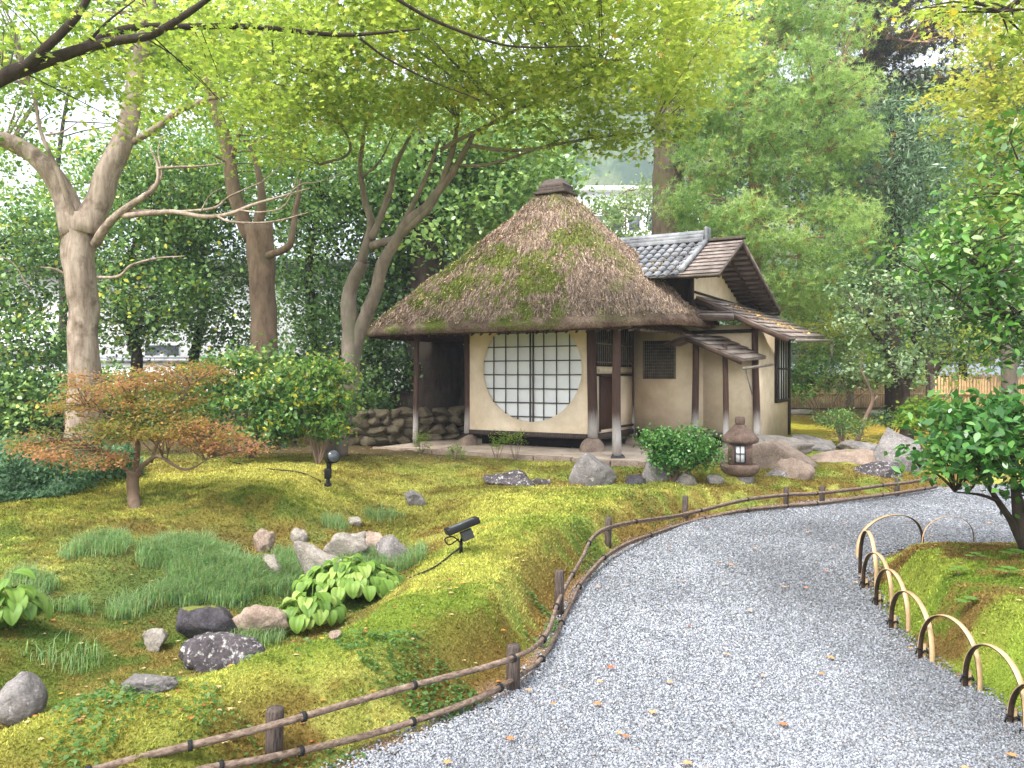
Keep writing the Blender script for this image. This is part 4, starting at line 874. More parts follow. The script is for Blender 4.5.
mb = MB(); cyl(mb, k2(0, -4), k2(0, 12), 1.8*k1, 8); cyl(mb, k2(0, 12), k2(4, 20), 1.5*k1, 8); mb.tube(spline([k2(-2, 14), k2(-12, 8), k2(-16, 14), k2(-8, 16), k2(0, 10)], 5), .8*k1, 5); mb.build('stake', M_BLACK, o)
cb = [k2(0, 6)]+[G(px, py)+np.array([0, 0, .01]) for px, py in [(447, 560), (438, 568), (425, 574), (410, 580)]]
mb = MB(); mb.tube(spline(cb, 6), .006, 6); mb.build('cable', M_CORD, o, True)
s3 = G(860, 404); o = thing('garden_spotlight', s3, 'small black spotlight far back on the yellow moss behind the rocks', 'spotlight'); k1 = s3[1]/F
s1 = s3
mb = MB(); cyl(mb, kp(0, -1), kp(0, 9), .9*k1, 6); mb.build('stake', M_BLACK, o)
mb = MB(); mb.tube([kp(-4, 10), kp(0, 16), kp(4, 21)], [3*k1, 3.8*k1, 4.2*k1], 12); mb.build('lamp_head', M_BLACK, o, True)

# ------------------------------------------------------------ hostas
def hosta(center, spread, nleaf, label, size=.15, seed=1):
    r = np.random.RandomState(seed); o = thing('hosta_plant', center, label, 'hosta', 'hosta plants in the hollow'); LV, LF, LC, n0 = [], [], [], 0; stems = MB()
    nu, nvv = 7, 9
    for k in range(nleaf):
        f = (k+.5)/nleaf; rad = math.sqrt(f); a = k*2.399+r.rand()*.5; sp = np.array([math.cos(a)*spread[0]*rad, math.sin(a)*spread[1]*rad, 0])
        out = norm(np.array([math.cos(a), math.sin(a)-.35, 0])); hgt = .06+.20*(1-rad*.75)*(.7+.6*r.rand()); base = center+sp*.62+np.array([0, 0, hgt]); base[2] = max(base[2], gz(base[0], base[1])+.05)
        L_ = size*(.7+.6*r.rand()); Wd_ = L_*(.36+.06*r.rand()); pit = .35-.9*rad+.3*(r.rand()-.5); bend = .8+.6*r.rand(); sd_ = np.cross(out, [0, 0, 1.]); roll = (r.rand()-.5)*.7
        c0 = palette([(.09, .18, .03), (.20, .34, .055), (.36, .47, .12)], np.array([r.rand()]))[0]
        V = []; C = []
        pos = np.zeros(2); ang = pit; st = L_/(nvv-1)
        for i in range(nvv):
            t = i/(nvv-1); wv = Wd_*(math.sin(math.pi*t**.72)**.75)*(1-.15*t)+.002
            for j in range(nu):
                q = (j/(nu-1)-.5)*2; lift = wv*(.28*abs(q)-.03*math.cos(q*14))
                V.append(base+out*(pos[0]-lift*math.sin(ang))+np.array([0, 0, 1.])*(pos[1]+lift*math.cos(ang)+q*wv*roll*.6)+sd_*q*wv)
                vein = .88+.16*math.cos(q*11); C.append(c0*vein)
            pos = pos+np.array([math.cos(ang), math.sin(ang)])*st; ang -= bend*st/L_*1.3
        i = np.arange(nvv-1)[:, None]*nu; j = np.arange(nu-1)[None]; Fq = np.stack([i+j, i+j+1, i+nu+j+1, i+nu+j], -1).reshape(-1, 4)+n0
        LV += V; LC += C; LF.append(Fq); n0 += nu*nvv
        foot = center+sp*.15+np.array([0, 0, -.03]); m_ = (foot+base)/2+np.array([0, 0, .05]); stems.tube(spline([foot, m_, base], 4), .0035, 5, (.3, .45, .12))
    mesh('leaves', np.array(LV), np.concatenate(LF), M_HOSTA, o, np.array(LC), True); stems.build('stems', M_LEAF, o, True, True)
    return o
hosta(G(350, 600)+np.array([0, .0, .05]), (.62, .44), 150, 'large light green hosta with many broad drooping leaves behind the near bank', .108, 3)
hosta(G(308, 628)+np.array([0, .05, .0]), (.34, .26), 44, 'smaller hosta clump merging into the left end of the large hosta', .11, 5)
hosta(G(8, 628)+np.array([0, 0, .03]), (.24, .26), 44, 'hosta clump cut by the left edge of the photo', .125, 8)

# fine ground cover, clover-like plants on the bank, fallen leaves
def flatleaves(P, S, c, name, label, cat, T=T_KITE, mat=M_LEAF, up=1.2):
    V, Fa = leafgeo(P, S, T, up); return tag(mesh(name, V, Fa, mat, None, np.repeat(c, len(T), 0)), label, cat, kind='stuff')
pts = []
for nn, px, py, rp, rd in [(900, 250, 745, 160, .18), (1300, 430, 700, 90, .16), (900, 540, 628, 20, .35), (700, 590, 560, 18, .6), (500, 660, 525, 40, .3), (350, 360, 640, 120, .4), (900, 60, 730, 70, .3)]:
    x, y = world_blob(nn, px, py, rp, rd); pts.append(np.c_[x, y])
pts = np.concatenate(pts); m = (path_sd(pts[:, 0], pts[:, 1]) > .05) & (fbm(np.c_[pts, pts[:, :1]*0], 4, 5, 2) > .5); pts = pts[m]; z = ground(pts[:, 0], pts[:, 1]); n = len(pts)
flatleaves(np.c_[pts, z+.015+.02*RS.rand(n)], .016+.016*RS.rand(n), palette([(.05, .14, .03), (.14, .27, .07), (.25, .36, .14)], RS.rand(n)), 'ground_weeds', 'small clover like weeds along the foot of the near bank', 'weeds')
x, y = world_blob(26000, 30, 480, 95, 1.4); z = ground(x, y); k = (y > 7.3) & (y < 11.5); x, y, z = x[k], y[k], z[k]; n = len(x)
flatleaves(np.c_[x, y, z+.02+.36*RS.rand(n)**.7*smooth(.25, .6, fbm(np.c_[x, y, z*0], 1.5, 8, 2))], .035+.035*RS.rand(n), palette([(.04, .11, .06), (.13, .25, .14), (.27, .40, .27)], RS.rand(n)), 'ground_cover', 'low bluish green juniper like ground cover left of the little maple', 'ground cover', T_KITE, M_LEAF, .15)
LIT = [(.55, .38, .06), (.45, .18, .05), (.35, .12, .05), (.58, .46, .22), (.42, .28, .16)]
def litter(n, dmin, dmax, filt, colr, name, label, smin=.015, smax=.03):
    d = dmin*np.exp(RS.rand(n)*math.log(dmax/dmin)); x = (RS.rand(n)*1.4-.7)*d; sd = path_sd(x, d); k = filt(x, d, sd); x, d = x[k], d[k]; n = len(x)
    z = np.maximum(ground(x, d), np.where(sd[k] < 0, .012, -9)); u = (x-HB[0])*HUc-(d-HB[1])*HUs; w = (x-HB[0])*HUs+(d-HB[1])*HUc; onf = (u > -3.45) & (u < 1.35) & (w > -1.1) & (w < 3); z = np.where(onf, ZF, z)
    return flatleaves(np.c_[x, d, z+.012], smin+(smax-smin)*RS.rand(n), palette(colr, RS.rand(n)), name, label, 'fallen leaves', T_MAPLE, M_DRY, 2.2)
litter(170, 3, 12, lambda x, d, s: (s < .0), [(.5, .12, .05), (.6, .3, .1), (.5, .35, .25)], 'fallen_leaves', 'a few red and orange maple leaves lying on the gravel', .03, .05)
litter(1100, 2.9, 13, lambda x, d, s: (s > .05), LIT, 'fallen_leaves', 'small brown and yellow leaves scattered over the moss', .018, .036)
litter(60000, 12.5, 24, lambda x, d, s: (s > .05) & (x > 4) & (fbm(np.c_[x, d, x*0], .8, 4, 3) > .45), [(.62, .45, .06), (.55, .5, .08), (.5, .26, .07), (.6, .5, .3)], 'fallen_leaves', 'thick yellow leaf litter on the moss behind the rocks', .03, .07)
litter(5200, 10, 18, lambda x, d, s: (s > .05) & (x < 3), LIT, 'fallen_leaves', 'brown leaf litter near the stone wall and tea house', .025, .05)
# leaves lying on the thatch and wing roofs
n = 9000; th = RS.rand(n)*2*math.pi; s = np.sqrt(RS.rand(n)*.97+.02); P = rpos(th, s, .035)
V, Fa = leafgeo(P, .014+.03*RS.rand(n)**1.5, T_MAPLE, 1.2); tag(mesh('fallen_leaves', V, Fa, M_DRY, None, np.repeat(palette([(.66, .50, .36), (.45, .3, .17), (.62, .45, .1), (.7, .6, .45)], RS.rand(n)), len(T_MAPLE), 0)), 'pale dry leaves caught on the thatched roof', 'fallen leaves', kind='stuff')
n = 700; u = RS.rand(n)*1.9-.6; w = .27+1.3*RS.rand(n); P = HUv(u, w, 3.19+(w-.27)*.485); kk = (w < .9) & (u < 1.0) | (RS.rand(n) < .18); P = P[kk]; n = len(P)
u = 1.6+1.15*RS.rand(260); w = 1.4+3.1*RS.rand(260); P = np.concatenate([P, HUv(u, w, 2.93-(u-1.3)*.45+(w-1.3)*.035*0+.05)]); n = len(P)
V, Fa = leafgeo(P, .025+.035*RS.rand(n), T_MAPLE, 1.2); tag(mesh('fallen_leaves', V, Fa, M_DRY, None, np.repeat(palette([(.65, .45, .1), (.6, .42, .2), (.5, .25, .08)], RS.rand(n)), len(T_MAPLE), 0)), 'yellow leaves lying on the tiles and shingles of the wing', 'fallen leaves', kind='stuff')

# ------------------------------------------------------------ palettes
MAPLE = [(.12, .19, .035), (.26, .35, .07), (.41, .48, .10), (.57, .60, .18)]
MAPLE_Y = [(.16, .25, .04), (.34, .40, .07), (.50, .50, .11), (.58, .46, .12)]
EVER = [(.03, .08, .03), (.10, .20, .06), (.21, .36, .10), (.40, .54, .17)]
LIGHTG = [(.05, .12, .02), (.13, .24, .03), (.24, .36, .05), (.36, .44, .08)]
BLUEG = [(.03, .08, .035), (.08, .17, .08), (.17, .28, .15), (.30, .40, .24)]
ORANGE = [(.13, .20, .05), (.30, .26, .07), (.48, .26, .11), (.54, .27, .20)]
SHRUB = [(.025, .08, .025), (.07, .17, .04), (.15, .28, .07), (.34, .42, .12)]
PINE = [(.08, .16, .05), (.22, .35, .11), (.42, .55, .21), (.58, .66, .32)]

# 1. pale barked big tree on the left
tree('pale_tree', 'stout pale smooth barked tree forking into a wide V on the left', 'tree',
     [([(84, 452, 10.8), (83, 400, 10.8), (84, 330, 10.8), (80, 270, 10.8), (79, 215, 10.8)], [.25, .205, .19, .20, .235]),
      ([(74, 235, 10.8), (60, 190, 10.8), (38, 160, 10.7), (10, 143, 10.6), (-30, 130, 10.4)], [.20, .15, .12, .11, .09]),
      ([(88, 232, 10.8), (104, 180, 10.8), (128, 125, 10.9), (137, 70, 11), (150, 10, 11.1), (160, -60, 11.2)], [.19, .155, .125, .11, .09, .07])],
     B_PALE, [(30, 40, 10.8, 70, 60, 1.6), (150, 5, 11.2, 90, 60, 1.6), (-20, 100, 10.5, 40, 60, 1.3)], 1.4, LIGHTG, M_LEAF, 34, (.22, .22, .10), .07, group=None, frac=.4,
     limb=[([(78, 235, 10.7), (62, 185, 10.5), (44, 140, 10.4), (36, 105, 10.3), (28, 85, 10.2)], [.055, .036, .026, .02, .01]),
           ([(46, 135, 10.4), (62, 132, 10.3), (78, 122, 10.2)], [.014, .011, .006]),
           ([(95, 245, 10.7), (118, 216, 10.5), (152, 190, 10.4), (158, 168, 10.4), (150, 148, 10.4)], [.065, .048, .03, .02, .008]),
           ([(122, 216, 10.5), (165, 212, 10.3), (215, 216, 10.1), (260, 203, 10.0), (310, 188, 9.9)], [.042, .034, .028, .02, .007]),
           ([(126, 210, 10.5), (170, 211, 10.4), (212, 209, 10.3), (230, 196, 10.2), (262, 182, 10.2)], [.02, .02, .018, .012, .006]),
           ([(134, 140, 10.9), (158, 126, 10.8), (178, 112, 10.7), (205, 100, 10.6), (225, 96, 10.6), (248, 82, 10.5), (282, 66, 10.4)], [.05, .045, .04, .032, .024, .015, .007]),
           ([(158, 168, 10.4), (175, 167, 10.4), (200, 166, 10.3), (225, 163, 10.2)], [.02, .018, .014, .006]),
           ([(98, 277, 10.7), (120, 276, 10.5), (132, 265, 10.4), (160, 258, 10.3), (185, 256, 10.2)], [.022, .02, .016, .012, .006]),
           ([(68, 276, 10.7), (55, 269, 10.6), (40, 267, 10.5)], [.02, .016, .008]),
           ([(150, 190, 10.4), (162, 175, 10.4), (158, 150, 10.4), (165, 128, 10.4)], [.02, .014, .009, .004]), ([(240, 210, 10), (262, 212, 9.9), (285, 205, 9.8), (300, 170, 9.8)], [.012, .01, .008, .003]), ([(262, 182, 10.2), (280, 165, 10.2), (284, 140, 10.2)], [.009, .006, .003]),
           ([(284, 200, 9.9), (300, 185, 9.9), (318, 182, 9.9), (345, 172, 9.8)], [.01, .008, .006, .003]), ([(200, 212, 10.2), (210, 195, 10.2), (222, 188, 10.2)], [.01, .007, .003]), ([(225, 96, 10.6), (232, 75, 10.5), (228, 50, 10.5)], [.015, .01, .005]), ([(252, 82, 10.5), (268, 88, 10.4), (290, 78, 10.4)], [.01, .007, .003]), ([(30, 290, 10.7), (12, 262, 10.7), (-10, 255, 10.7)], [.01, .008, .004]),
           ([(215, 216, 10.1), (232, 222, 10), (270, 222, 9.9), (310, 212, 9.8)], [.018, .016, .014, .006])])
# 2. brown trunk
tree('brown_tree', 'straight brown barked tree behind the green shrubs, branching low to the right', 'tree',
     [([(266, 450, 13.6), (265, 400, 13.6), (264, 330, 13.6), (262, 270, 13.6), (258, 225, 13.6)], [.30, .24, .215, .22, .235]),
      ([(252, 240, 13.6), (236, 200, 13.6), (228, 150, 13.7), (216, 110, 13.7), (204, 75, 13.8), (190, 20, 13.9)], [.14, .12, .11, .10, .085, .06])],
     B_BROWN, [(200, 50, 13.8, 80, 55, 1.5), (250, 150, 13.5, 60, 35, 1.2, .2), (300, 90, 13.6, 70, 60, 1.4)], 1.0, LIGHTG, M_LEAF, 30, (.24, .24, .12), .075, frac=.35,
     limb=[([(264, 256, 13.5), (282, 250, 13.3), (292, 240, 13.2), (296, 205, 13.2), (300, 180, 13.1)], [.07, .06, .055, .045, .02]),
           ([(258, 230, 13.5), (262, 205, 13.4), (258, 170, 13.3), (250, 145, 13.2)], [.10, .08, .05, .02]),
           ([(232, 165, 13.7), (240, 130, 13.5), (260, 100, 13.4)], [.05, .03, .015])])
# 3. multi stemmed maple beside the tea house with the wide yellow green canopy
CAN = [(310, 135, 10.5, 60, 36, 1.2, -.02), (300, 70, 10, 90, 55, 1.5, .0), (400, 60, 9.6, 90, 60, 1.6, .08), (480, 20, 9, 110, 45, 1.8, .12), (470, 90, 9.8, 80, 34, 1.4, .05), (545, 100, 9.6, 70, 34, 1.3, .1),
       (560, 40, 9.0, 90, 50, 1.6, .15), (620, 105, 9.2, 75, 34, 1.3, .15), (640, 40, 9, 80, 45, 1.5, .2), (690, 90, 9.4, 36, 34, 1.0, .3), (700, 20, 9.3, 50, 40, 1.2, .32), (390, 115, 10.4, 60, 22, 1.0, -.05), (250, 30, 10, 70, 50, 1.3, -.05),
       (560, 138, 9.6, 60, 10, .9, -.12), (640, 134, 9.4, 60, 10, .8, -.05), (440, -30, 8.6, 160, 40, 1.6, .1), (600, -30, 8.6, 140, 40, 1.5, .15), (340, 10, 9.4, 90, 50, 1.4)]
tree('maple_tree', 'leaning many stemmed maple left of the tea house under a broad yellow green canopy', 'maple tree',
     [([(336, 452, 11.6), (342, 420, 11.55), (350, 385, 11.5), (350, 350, 11.5), (349, 318, 11.5), (350, 290, 11.5), (362, 262, 11.4)], [.17, .15, .135, .13, .12, .10, .085]),
      ([(347, 400, 11.5), (356, 350, 11.5), (372, 300, 11.4), (385, 258, 11.2), (404, 226, 11.0), (432, 200, 10.8), (462, 158, 10.5), (475, 132, 10.3)], [.11, .11, .095, .085, .07, .06, .045, .025]),
      ([(362, 265, 11.4), (370, 225, 11.3), (366, 200, 11.3), (360, 165, 11.2), (366, 120, 11)], [.075, .055, .045, .035, .02]),
      ([(370, 238, 11.3), (385, 205, 11.2), (396, 165, 11.1), (410, 135, 11)], [.055, .045, .035, .02]),
      ([(372, 246, 11.3), (392, 240, 11.1), (418, 220, 10.9), (440, 185, 10.7), (452, 150, 10.5), (458, 120, 10.4)], [.06, .055, .05, .045, .035, .02]),
      ([(388, 250, 11.2), (408, 215, 11.1), (425, 180, 11), (440, 140, 10.8)], [.045, .04, .03, .018])],
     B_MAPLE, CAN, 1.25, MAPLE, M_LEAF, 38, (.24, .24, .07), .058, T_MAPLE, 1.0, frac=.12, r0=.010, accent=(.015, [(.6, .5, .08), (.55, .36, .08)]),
     limb=[([(470, 145, 10.4), (500, 150, 10.2), (530, 150, 9.9), (580, 140, 9.6), (650, 132, 9.3)], [.028, .026, .022, .016, .008]),
           ([(460, 165, 10.5), (485, 165, 10.3), (520, 155, 10), (560, 140, 9.7)], [.022, .02, .016, .008]),
           ([(440, 150, 10.5), (480, 130, 10.2), (540, 100, 9.8), (600, 80, 9.4)], [.03, .025, .018, .008]),
           ([(320, 165, 11.0), (350, 150, 10.8), (335, 110, 10.6), (325, 80, 10.4)], [.02, .02, .014, .006]),
           ([(362, 178, 11.2), (380, 160, 11), (395, 130, 10.8)], [.018, .014, .007])])
# 4. overhanging branches of a maple outside the left edge
tree('maple_tree', 'dark maple boughs reaching in from the left edge across the top of the photo', 'maple tree',
     [([(-330, 520, 6.4), (-260, 350, 6.4), (-180, 200, 6.3), (-90, 120, 6.2), (-10, 80, 6.1), (30, 65, 6.1), (70, 50, 6.1), (105, 42, 6.1), (150, 35, 6.0), (190, 12, 5.9), (230, -20, 5.9)], [.2, .17, .12, .085, .062, .052, .042, .036, .03, .024, .015])],
     B_DARK, [(20, 25, 6.3, 90, 35, .9, -.1), (120, 60, 6.6, 90, 30, .9, -.05), (200, 70, 6.8, 80, 40, .9), (60, 90, 6.5, 50, 25, .6, -.1), (130, 115, 6.8, 30, 22, .5), (280, 50, 7, 60, 40, .8), (150, 5, 6.4, 120, 25, .9), (320, 20, 7.2, 70, 30, .8), (230, 110, 7.2, 60, 35, .8)], .55, MAPLE, M_LEAF, 30, (.2, .2, .06), .045, T_MAPLE, .9, frac=.15, r0=.007,
     limb=[([(60, 55, 6.1), (130, 28, 6.3), (190, 27, 6.5), (250, 26, 6.7), (310, 33, 6.9), (360, 35, 7), (420, 29, 7.2)], [.04, .03, .027, .025, .02, .016, .008]),
           ([(20, 72, 6.1), (50, 45, 6.0), (75, 15, 6.0), (95, -15, 6)], [.04, .035, .03, .02]),
           ([(390, -5, 7.2), (430, 18, 7.4), (480, 38, 7.6), (520, 47, 7.7), (590, 46, 7.9)], [.018, .016, .014, .011, .005]),
           ([(360, 38, 7), (390, 60, 7.2), (430, 80, 7.4), (480, 100, 7.6)], [.012, .01, .008, .004]),
           ([(90, 40, 6.1), (110, 20, 6.1), (135, 0, 6.1)], [.012, .009, .005])], maxd=1.8)
# 5. huge old trunk behind the house
tree('old_tree', 'huge dark old tree with flared roots behind the stone wall and thatched roof', 'tree',
     [([(432, 425, 16.6), (434, 395, 16.6), (436, 350, 16.6), (430, 300, 16.6), (428, 250, 16.6), (426, 200, 16.7), (420, 120, 16.8)], [.95, .72, .60, .42, .33, .30, .2]),
      ([(398, 418, 16.3), (412, 390, 16.4), (420, 350, 16.5), (418, 290, 16.5), (412, 235, 16.5), (400, 180, 16.6)], [.5, .28, .20, .13, .12, .08]),
      ([(470, 425, 16.4), (458, 395, 16.5), (448, 355, 16.6)], [.45, .3, .2]), ([(385, 420, 16.2), (408, 402, 16.4), (430, 375, 16.5)], [.25, .2, .15])],
     B_DARK, [(430, 225, 17, 60, 50, 1.8, .1), (480, 200, 17.5, 60, 50, 1.8, .12), (510, 160, 17.5, 60, 50, 1.8, .15), (390, 200, 17.5, 50, 60, 1.6), (440, 150, 17, 70, 50, 1.8, .1), (560, 180, 18.5, 28, 30, 1.2, .15), (400, 300, 17.6, 40, 50, 1.2, -.15)], 1.9, EVER, M_GLOSS, 40, (.3, .3, .22), .10, T_BROAD, .6, frac=.25)
# 6. tall trunk right of the roof
tree('tall_tree', 'tall thick mossy brown trunk rising behind the tiled roof', 'tree',
     [([(664, 420, 20), (665, 300, 20), (667, 240, 20), (668, 190, 20), (669, 140, 20), (672, 60, 20), (674, -40, 20)], [.5, .42, .40, .38, .36, .33, .3])],
     bark('mossy_bark', (.035, .028, .018), (.12, .09, .06), (.08, .085, .03), .3, 12, .04), [(690, 30, 19.5, 40, 40, 1.5, .1), (650, -20, 20, 80, 40, 2, 0)], .8, MAPLE, M_LEAF, 30, (.3, .3, .15), .09, T_KITE,
     limb=[([(676, 165, 19.6), (684, 155, 19.4), (690, 140, 19.3), (686, 118, 19.2)], [.10, .09, .08, .05]), ([(678, 200, 19.7), (688, 190, 19.6), (690, 170, 19.5)], [.06, .05, .03])], frac=.2)

# 7. soft pine
def needles(C, tn, per, name, parent, pal, L_=.13, wd_=.0065, spread=.22):
    n = len(C)*per; idx = np.repeat(np.arange(len(C)), per); P = C[idx]+RS.randn(n, 3)*np.array([spread, spread, spread*.55])
    k = 13; D = norm(RS.randn(n, 1, 3)*.35+RS.randn(n, k, 3)*.75+np.array([0, 0, .75])); S = norm(np.cross(D, RS.randn(n, k, 3))); Pk = P[:, None]
    ln = L_*(.7+.5*RS.rand(n, k, 1)); V = np.stack([Pk-S*wd_, Pk+S*wd_, Pk+D*ln], 2).reshape(-1, 3)
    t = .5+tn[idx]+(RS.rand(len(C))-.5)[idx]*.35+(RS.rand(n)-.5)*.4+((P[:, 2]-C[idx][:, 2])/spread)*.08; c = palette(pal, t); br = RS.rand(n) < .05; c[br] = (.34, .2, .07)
    return mesh(name, V, np.arange(n*k*3).reshape(-1, 3), M_LEAF, parent, np.repeat(c, k*3, 0))
def pine(label, trunk, limbs_, blobs, dens, per, seedpal, L_, wd_):
    p0 = W(*trunk[0][0][0]); o = thing('pine_tree', (p0[0], p0[1], .5), label, 'pine tree'); mb = MB(); sk_ = limbs(mb, trunk, .1, 12); mb.build('trunk', B_RED, o, True)
    C, tn = clusters(blobs, dens); lb = MB(); sk_ += limbs(lb, limbs_, .1, 7); branches(lb, C, sk_, .35, .022, .005, .1, maxd=3.5); lb.build('branches', B_RED, o, True)
    needles(C, tn, per, 'crown', o, seedpal, L_, wd_); return o
pine('large feathery light green pine with a reddish trunk behind the wing roof',
     [([(757, 430, 18.4), (756, 330, 18.4), (755, 260, 18.4), (755, 205, 18.4), (754, 170, 18.4), (756, 120, 18.4), (764, 60, 18.4), (770, -10, 18.4), (772, -40, 18.4)], [.24, .20, .17, .15, .13, .11, .09, .06, .04])],
     [([(755, 178, 18.3), (735, 176, 18), (722, 175, 17.8)], [.035, .025, .012]), ([(757, 176, 18.3), (772, 170, 18), (790, 160, 17.7), (830, 150, 17.4)], [.04, .03, .022, .012]), ([(755, 208, 18.3), (745, 205, 18), (735, 205, 17.8)], [.03, .02, .01]), ([(756, 150, 18.3), (790, 120, 18), (830, 105, 17.6)], [.04, .03, .012]), ([(778, 255, 17.6), (785, 240, 17.5), (772, 232, 17.5), (760, 220, 17.9)], [.012, .02, .022, .03]),
      ([(757, 220, 18.3), (800, 215, 17.8), (850, 218, 17.4)], [.04, .03, .012]), ([(760, 100, 18.3), (720, 110, 18.3), (690, 125, 18.3)], [.04, .03, .012])],
     [(755, 30, 18.3, 55, 32, 1.4, .08), (800, 10, 18.4, 55, 32, 1.4, .05), (830, 42, 18.2, 34, 22, 1.1, .1), (730, 75, 18.1, 55, 26, 1.3, .12), (795, 75, 18, 60, 26, 1.4, .1), (760, 110, 17.8, 70, 22, 1.5, .05), (835, 98, 17.8, 40, 22, 1.1, .12), (700, 130, 18.1, 32, 26, 1.1, -.02), (790, 140, 17.8, 60, 18, 1.3, .0), (845, 140, 17.6, 40, 20, 1.0, .1),
      (715, 165, 18.0, 36, 26, 1.1, -.05), (800, 178, 17.8, 55, 16, 1.2, -.08), (700, 205, 17.9, 34, 24, 1.0, -.05), (725, 228, 17.7, 40, 14, 1.0, .0), (790, 212, 17.4, 65, 16, 1.2, .1), (850, 218, 17.2, 38, 14, .9, .12), (770, 240, 17.2, 60, 14, 1.1, .08), (830, 245, 17.2, 40, 14, .9, .02), (800, 275, 17.1, 36, 18, .9, .05), (745, 265, 18.6, 40, 20, .8, -.1), (820, 295, 17.4, 32, 14, .8, .12), (785, 300, 18.6, 30, 14, .6, -.05)], 1.45, 34, PINE, .13, .0075)
# 8. dark conifers and broadleaf trees on the right
pine('dark drooping conifer high at the top right behind the other trees', [([(880, 420, 27), (876, 200, 27), (872, 60, 27), (870, -60, 27)], [.4, .35, .3, .25])],
     [([(872, 30, 27), (900, 40, 26), (930, 42, 25)], [.06, .04, .02]), ([(870, 60, 27), (845, 62, 26), (825, 70, 25.5)], [.06, .04, .02])],
     [(850, 30, 27, 45, 45, 2, -.1), (900, 20, 27, 55, 45, 2, -.15), (890, 75, 27.5, 50, 32, 2, -.2), (840, 80, 27.5, 30, 30, 1.6, -.15), (930, 60, 27, 36, 45, 2, -.1), (870, -20, 27, 90, 30, 2.4, -.1), (740, -10, 28, 90, 50, 2, -.1), (960, -10, 27, 60, 40, 2, -.1)], 1.3, 15, [(.03, .03, .012), (.08, .08, .03), (.16, .13, .055), (.2, .2, .08)], .26, .015)
tree('broadleaf_tree', 'bluish green broadleaf tree with drooping leaves right of the pine', 'tree',
     [([(893, 420, 19.5), (893, 260, 19.5), (894, 230, 19.5), (895, 170, 19.5), (890, 110, 19.5)], [.2, .17, .15, .11, .05])], B_DARK,
     [(900, 130, 19.4, 52, 36, 1.4, .05), (940, 150, 19.2, 40, 34, 1.3, .0), (880, 170, 19, 50, 30, 1.4, .08), (925, 195, 19, 48, 28, 1.3, .05), (880, 215, 19, 45, 24, 1.2, -.05), (870, 115, 19.5, 26, 26, 1, .1), (900, 250, 19.2, 50, 20, 1.2, -.15), (850, 195, 19.2, 22, 20, .8, -.15)], 2.0, BLUEG, M_GLOSS, 42, (.24, .24, .2), .12, T_NARROW, .5, .5, frac=.3)
tree('yellow_maple', 'yellow and light green maple high at the right edge', 'maple tree',
     [([(1010, 430, 16), (1008, 260, 16), (1000, 150, 16), (990, 60, 16)], [.16, .13, .1, .05])], B_MAPLE,
     [(955, 95, 15.5, 32, 20, 1, .15), (985, 75, 15.3, 40, 26, 1.1, .0), (1010, 110, 15, 45, 26, 1.1, -.05), (965, 120, 15.2, 30, 14, .9, -.05), (1000, 140, 15, 45, 20, 1, -.15), (990, 20, 15.5, 50, 30, 1.2, .2), (1040, 60, 15, 50, 50, 1.4, 0), (985, 172, 15.2, 30, 14, .8, -.25), (1005, 210, 15.3, 40, 26, 1, -.3)], 1.7, MAPLE_Y, M_LEAF, 40, (.22, .22, .07), .07, T_MAPLE, .9, frac=.3)
tree('maple_tree', 'near maple leaves hanging into the top right corner', 'maple tree',
     [([(1330, 620, 8), (1300, 300, 8), (1230, 60, 8), (1120, -20, 7.8), (1040, -10, 7.5), (1000, 12, 7.4)], [.15, .12, .08, .05, .025, .01])], B_DARK,
     [(1000, 2, 7.4, 55, 16, .7, -.1), (1040, 25, 7.5, 40, 22, .7, -.1), (950, -6, 7.4, 40, 10, .6, -.1)], 1.1, MAPLE, M_LEAF, 34, (.18, .18, .05), .055, T_MAPLE, .9, accent=(.1, [(.7, .4, .05), (.6, .5, .06)]), maxd=2)
tree('small_tree', 'small knotty garden tree with greyish leaves behind the tall pale boulder', 'tree',
     [([(905, 444, 14.6), (906, 420, 14.6), (904, 400, 14.6), (903, 380, 14.6)], [.14, .115, .10, .12]), ([(902, 388, 14.6), (892, 365, 14.6), (885, 345, 14.5), (876, 335, 14.4), (865, 322, 14.3)], [.08, .065, .055, .045, .02]),
      ([(906, 386, 14.6), (914, 368, 14.5), (920, 350, 14.4), (912, 335, 14.3), (930, 328, 14.2), (950, 320, 14.1)], [.07, .06, .045, .04, .03, .015])], B_DARK,
     [(880, 290, 14.5, 45, 24, 1.1, .05), (930, 270, 14.4, 50, 26, 1.1, .05), (905, 320, 14.2, 50, 20, 1.0, .0), (960, 310, 14.2, 45, 26, 1.0, -.03), (865, 320, 14.2, 30, 16, .8, .08), (890, 350, 14.1, 34, 16, .8, .02), (870, 365, 14.2, 22, 12, .6, .05), (940, 345, 14.4, 40, 18, .8, -.05), (905, 372, 14.0, 26, 12, .6, -.02), (1000, 300, 14.3, 50, 40, 1.0, -.05)], 1.5, [(.04, .09, .04), (.11, .19, .08), (.22, .32, .15), (.36, .44, .22)], M_GLOSS, 34, (.17, .17, .08), .075, T_KITE, .8, frac=.4, r0=.02)
tree('sapling', 'thin crooked bare sapling left of the knotty garden tree', 'sapling', [([(856, 442, 14), (864, 420, 14), (872, 402, 14), (868, 385, 14), (861, 370, 14), (864, 355, 14)], [.045, .04, .032, .025, .02, .012]), ([(872, 402, 14), (878, 396, 14)], [.03, .02])], B_BROWN, [(865, 352, 14, 14, 8, .3)], 4, LIGHTG, M_LEAF, 18, (.1, .1, .06), .05)
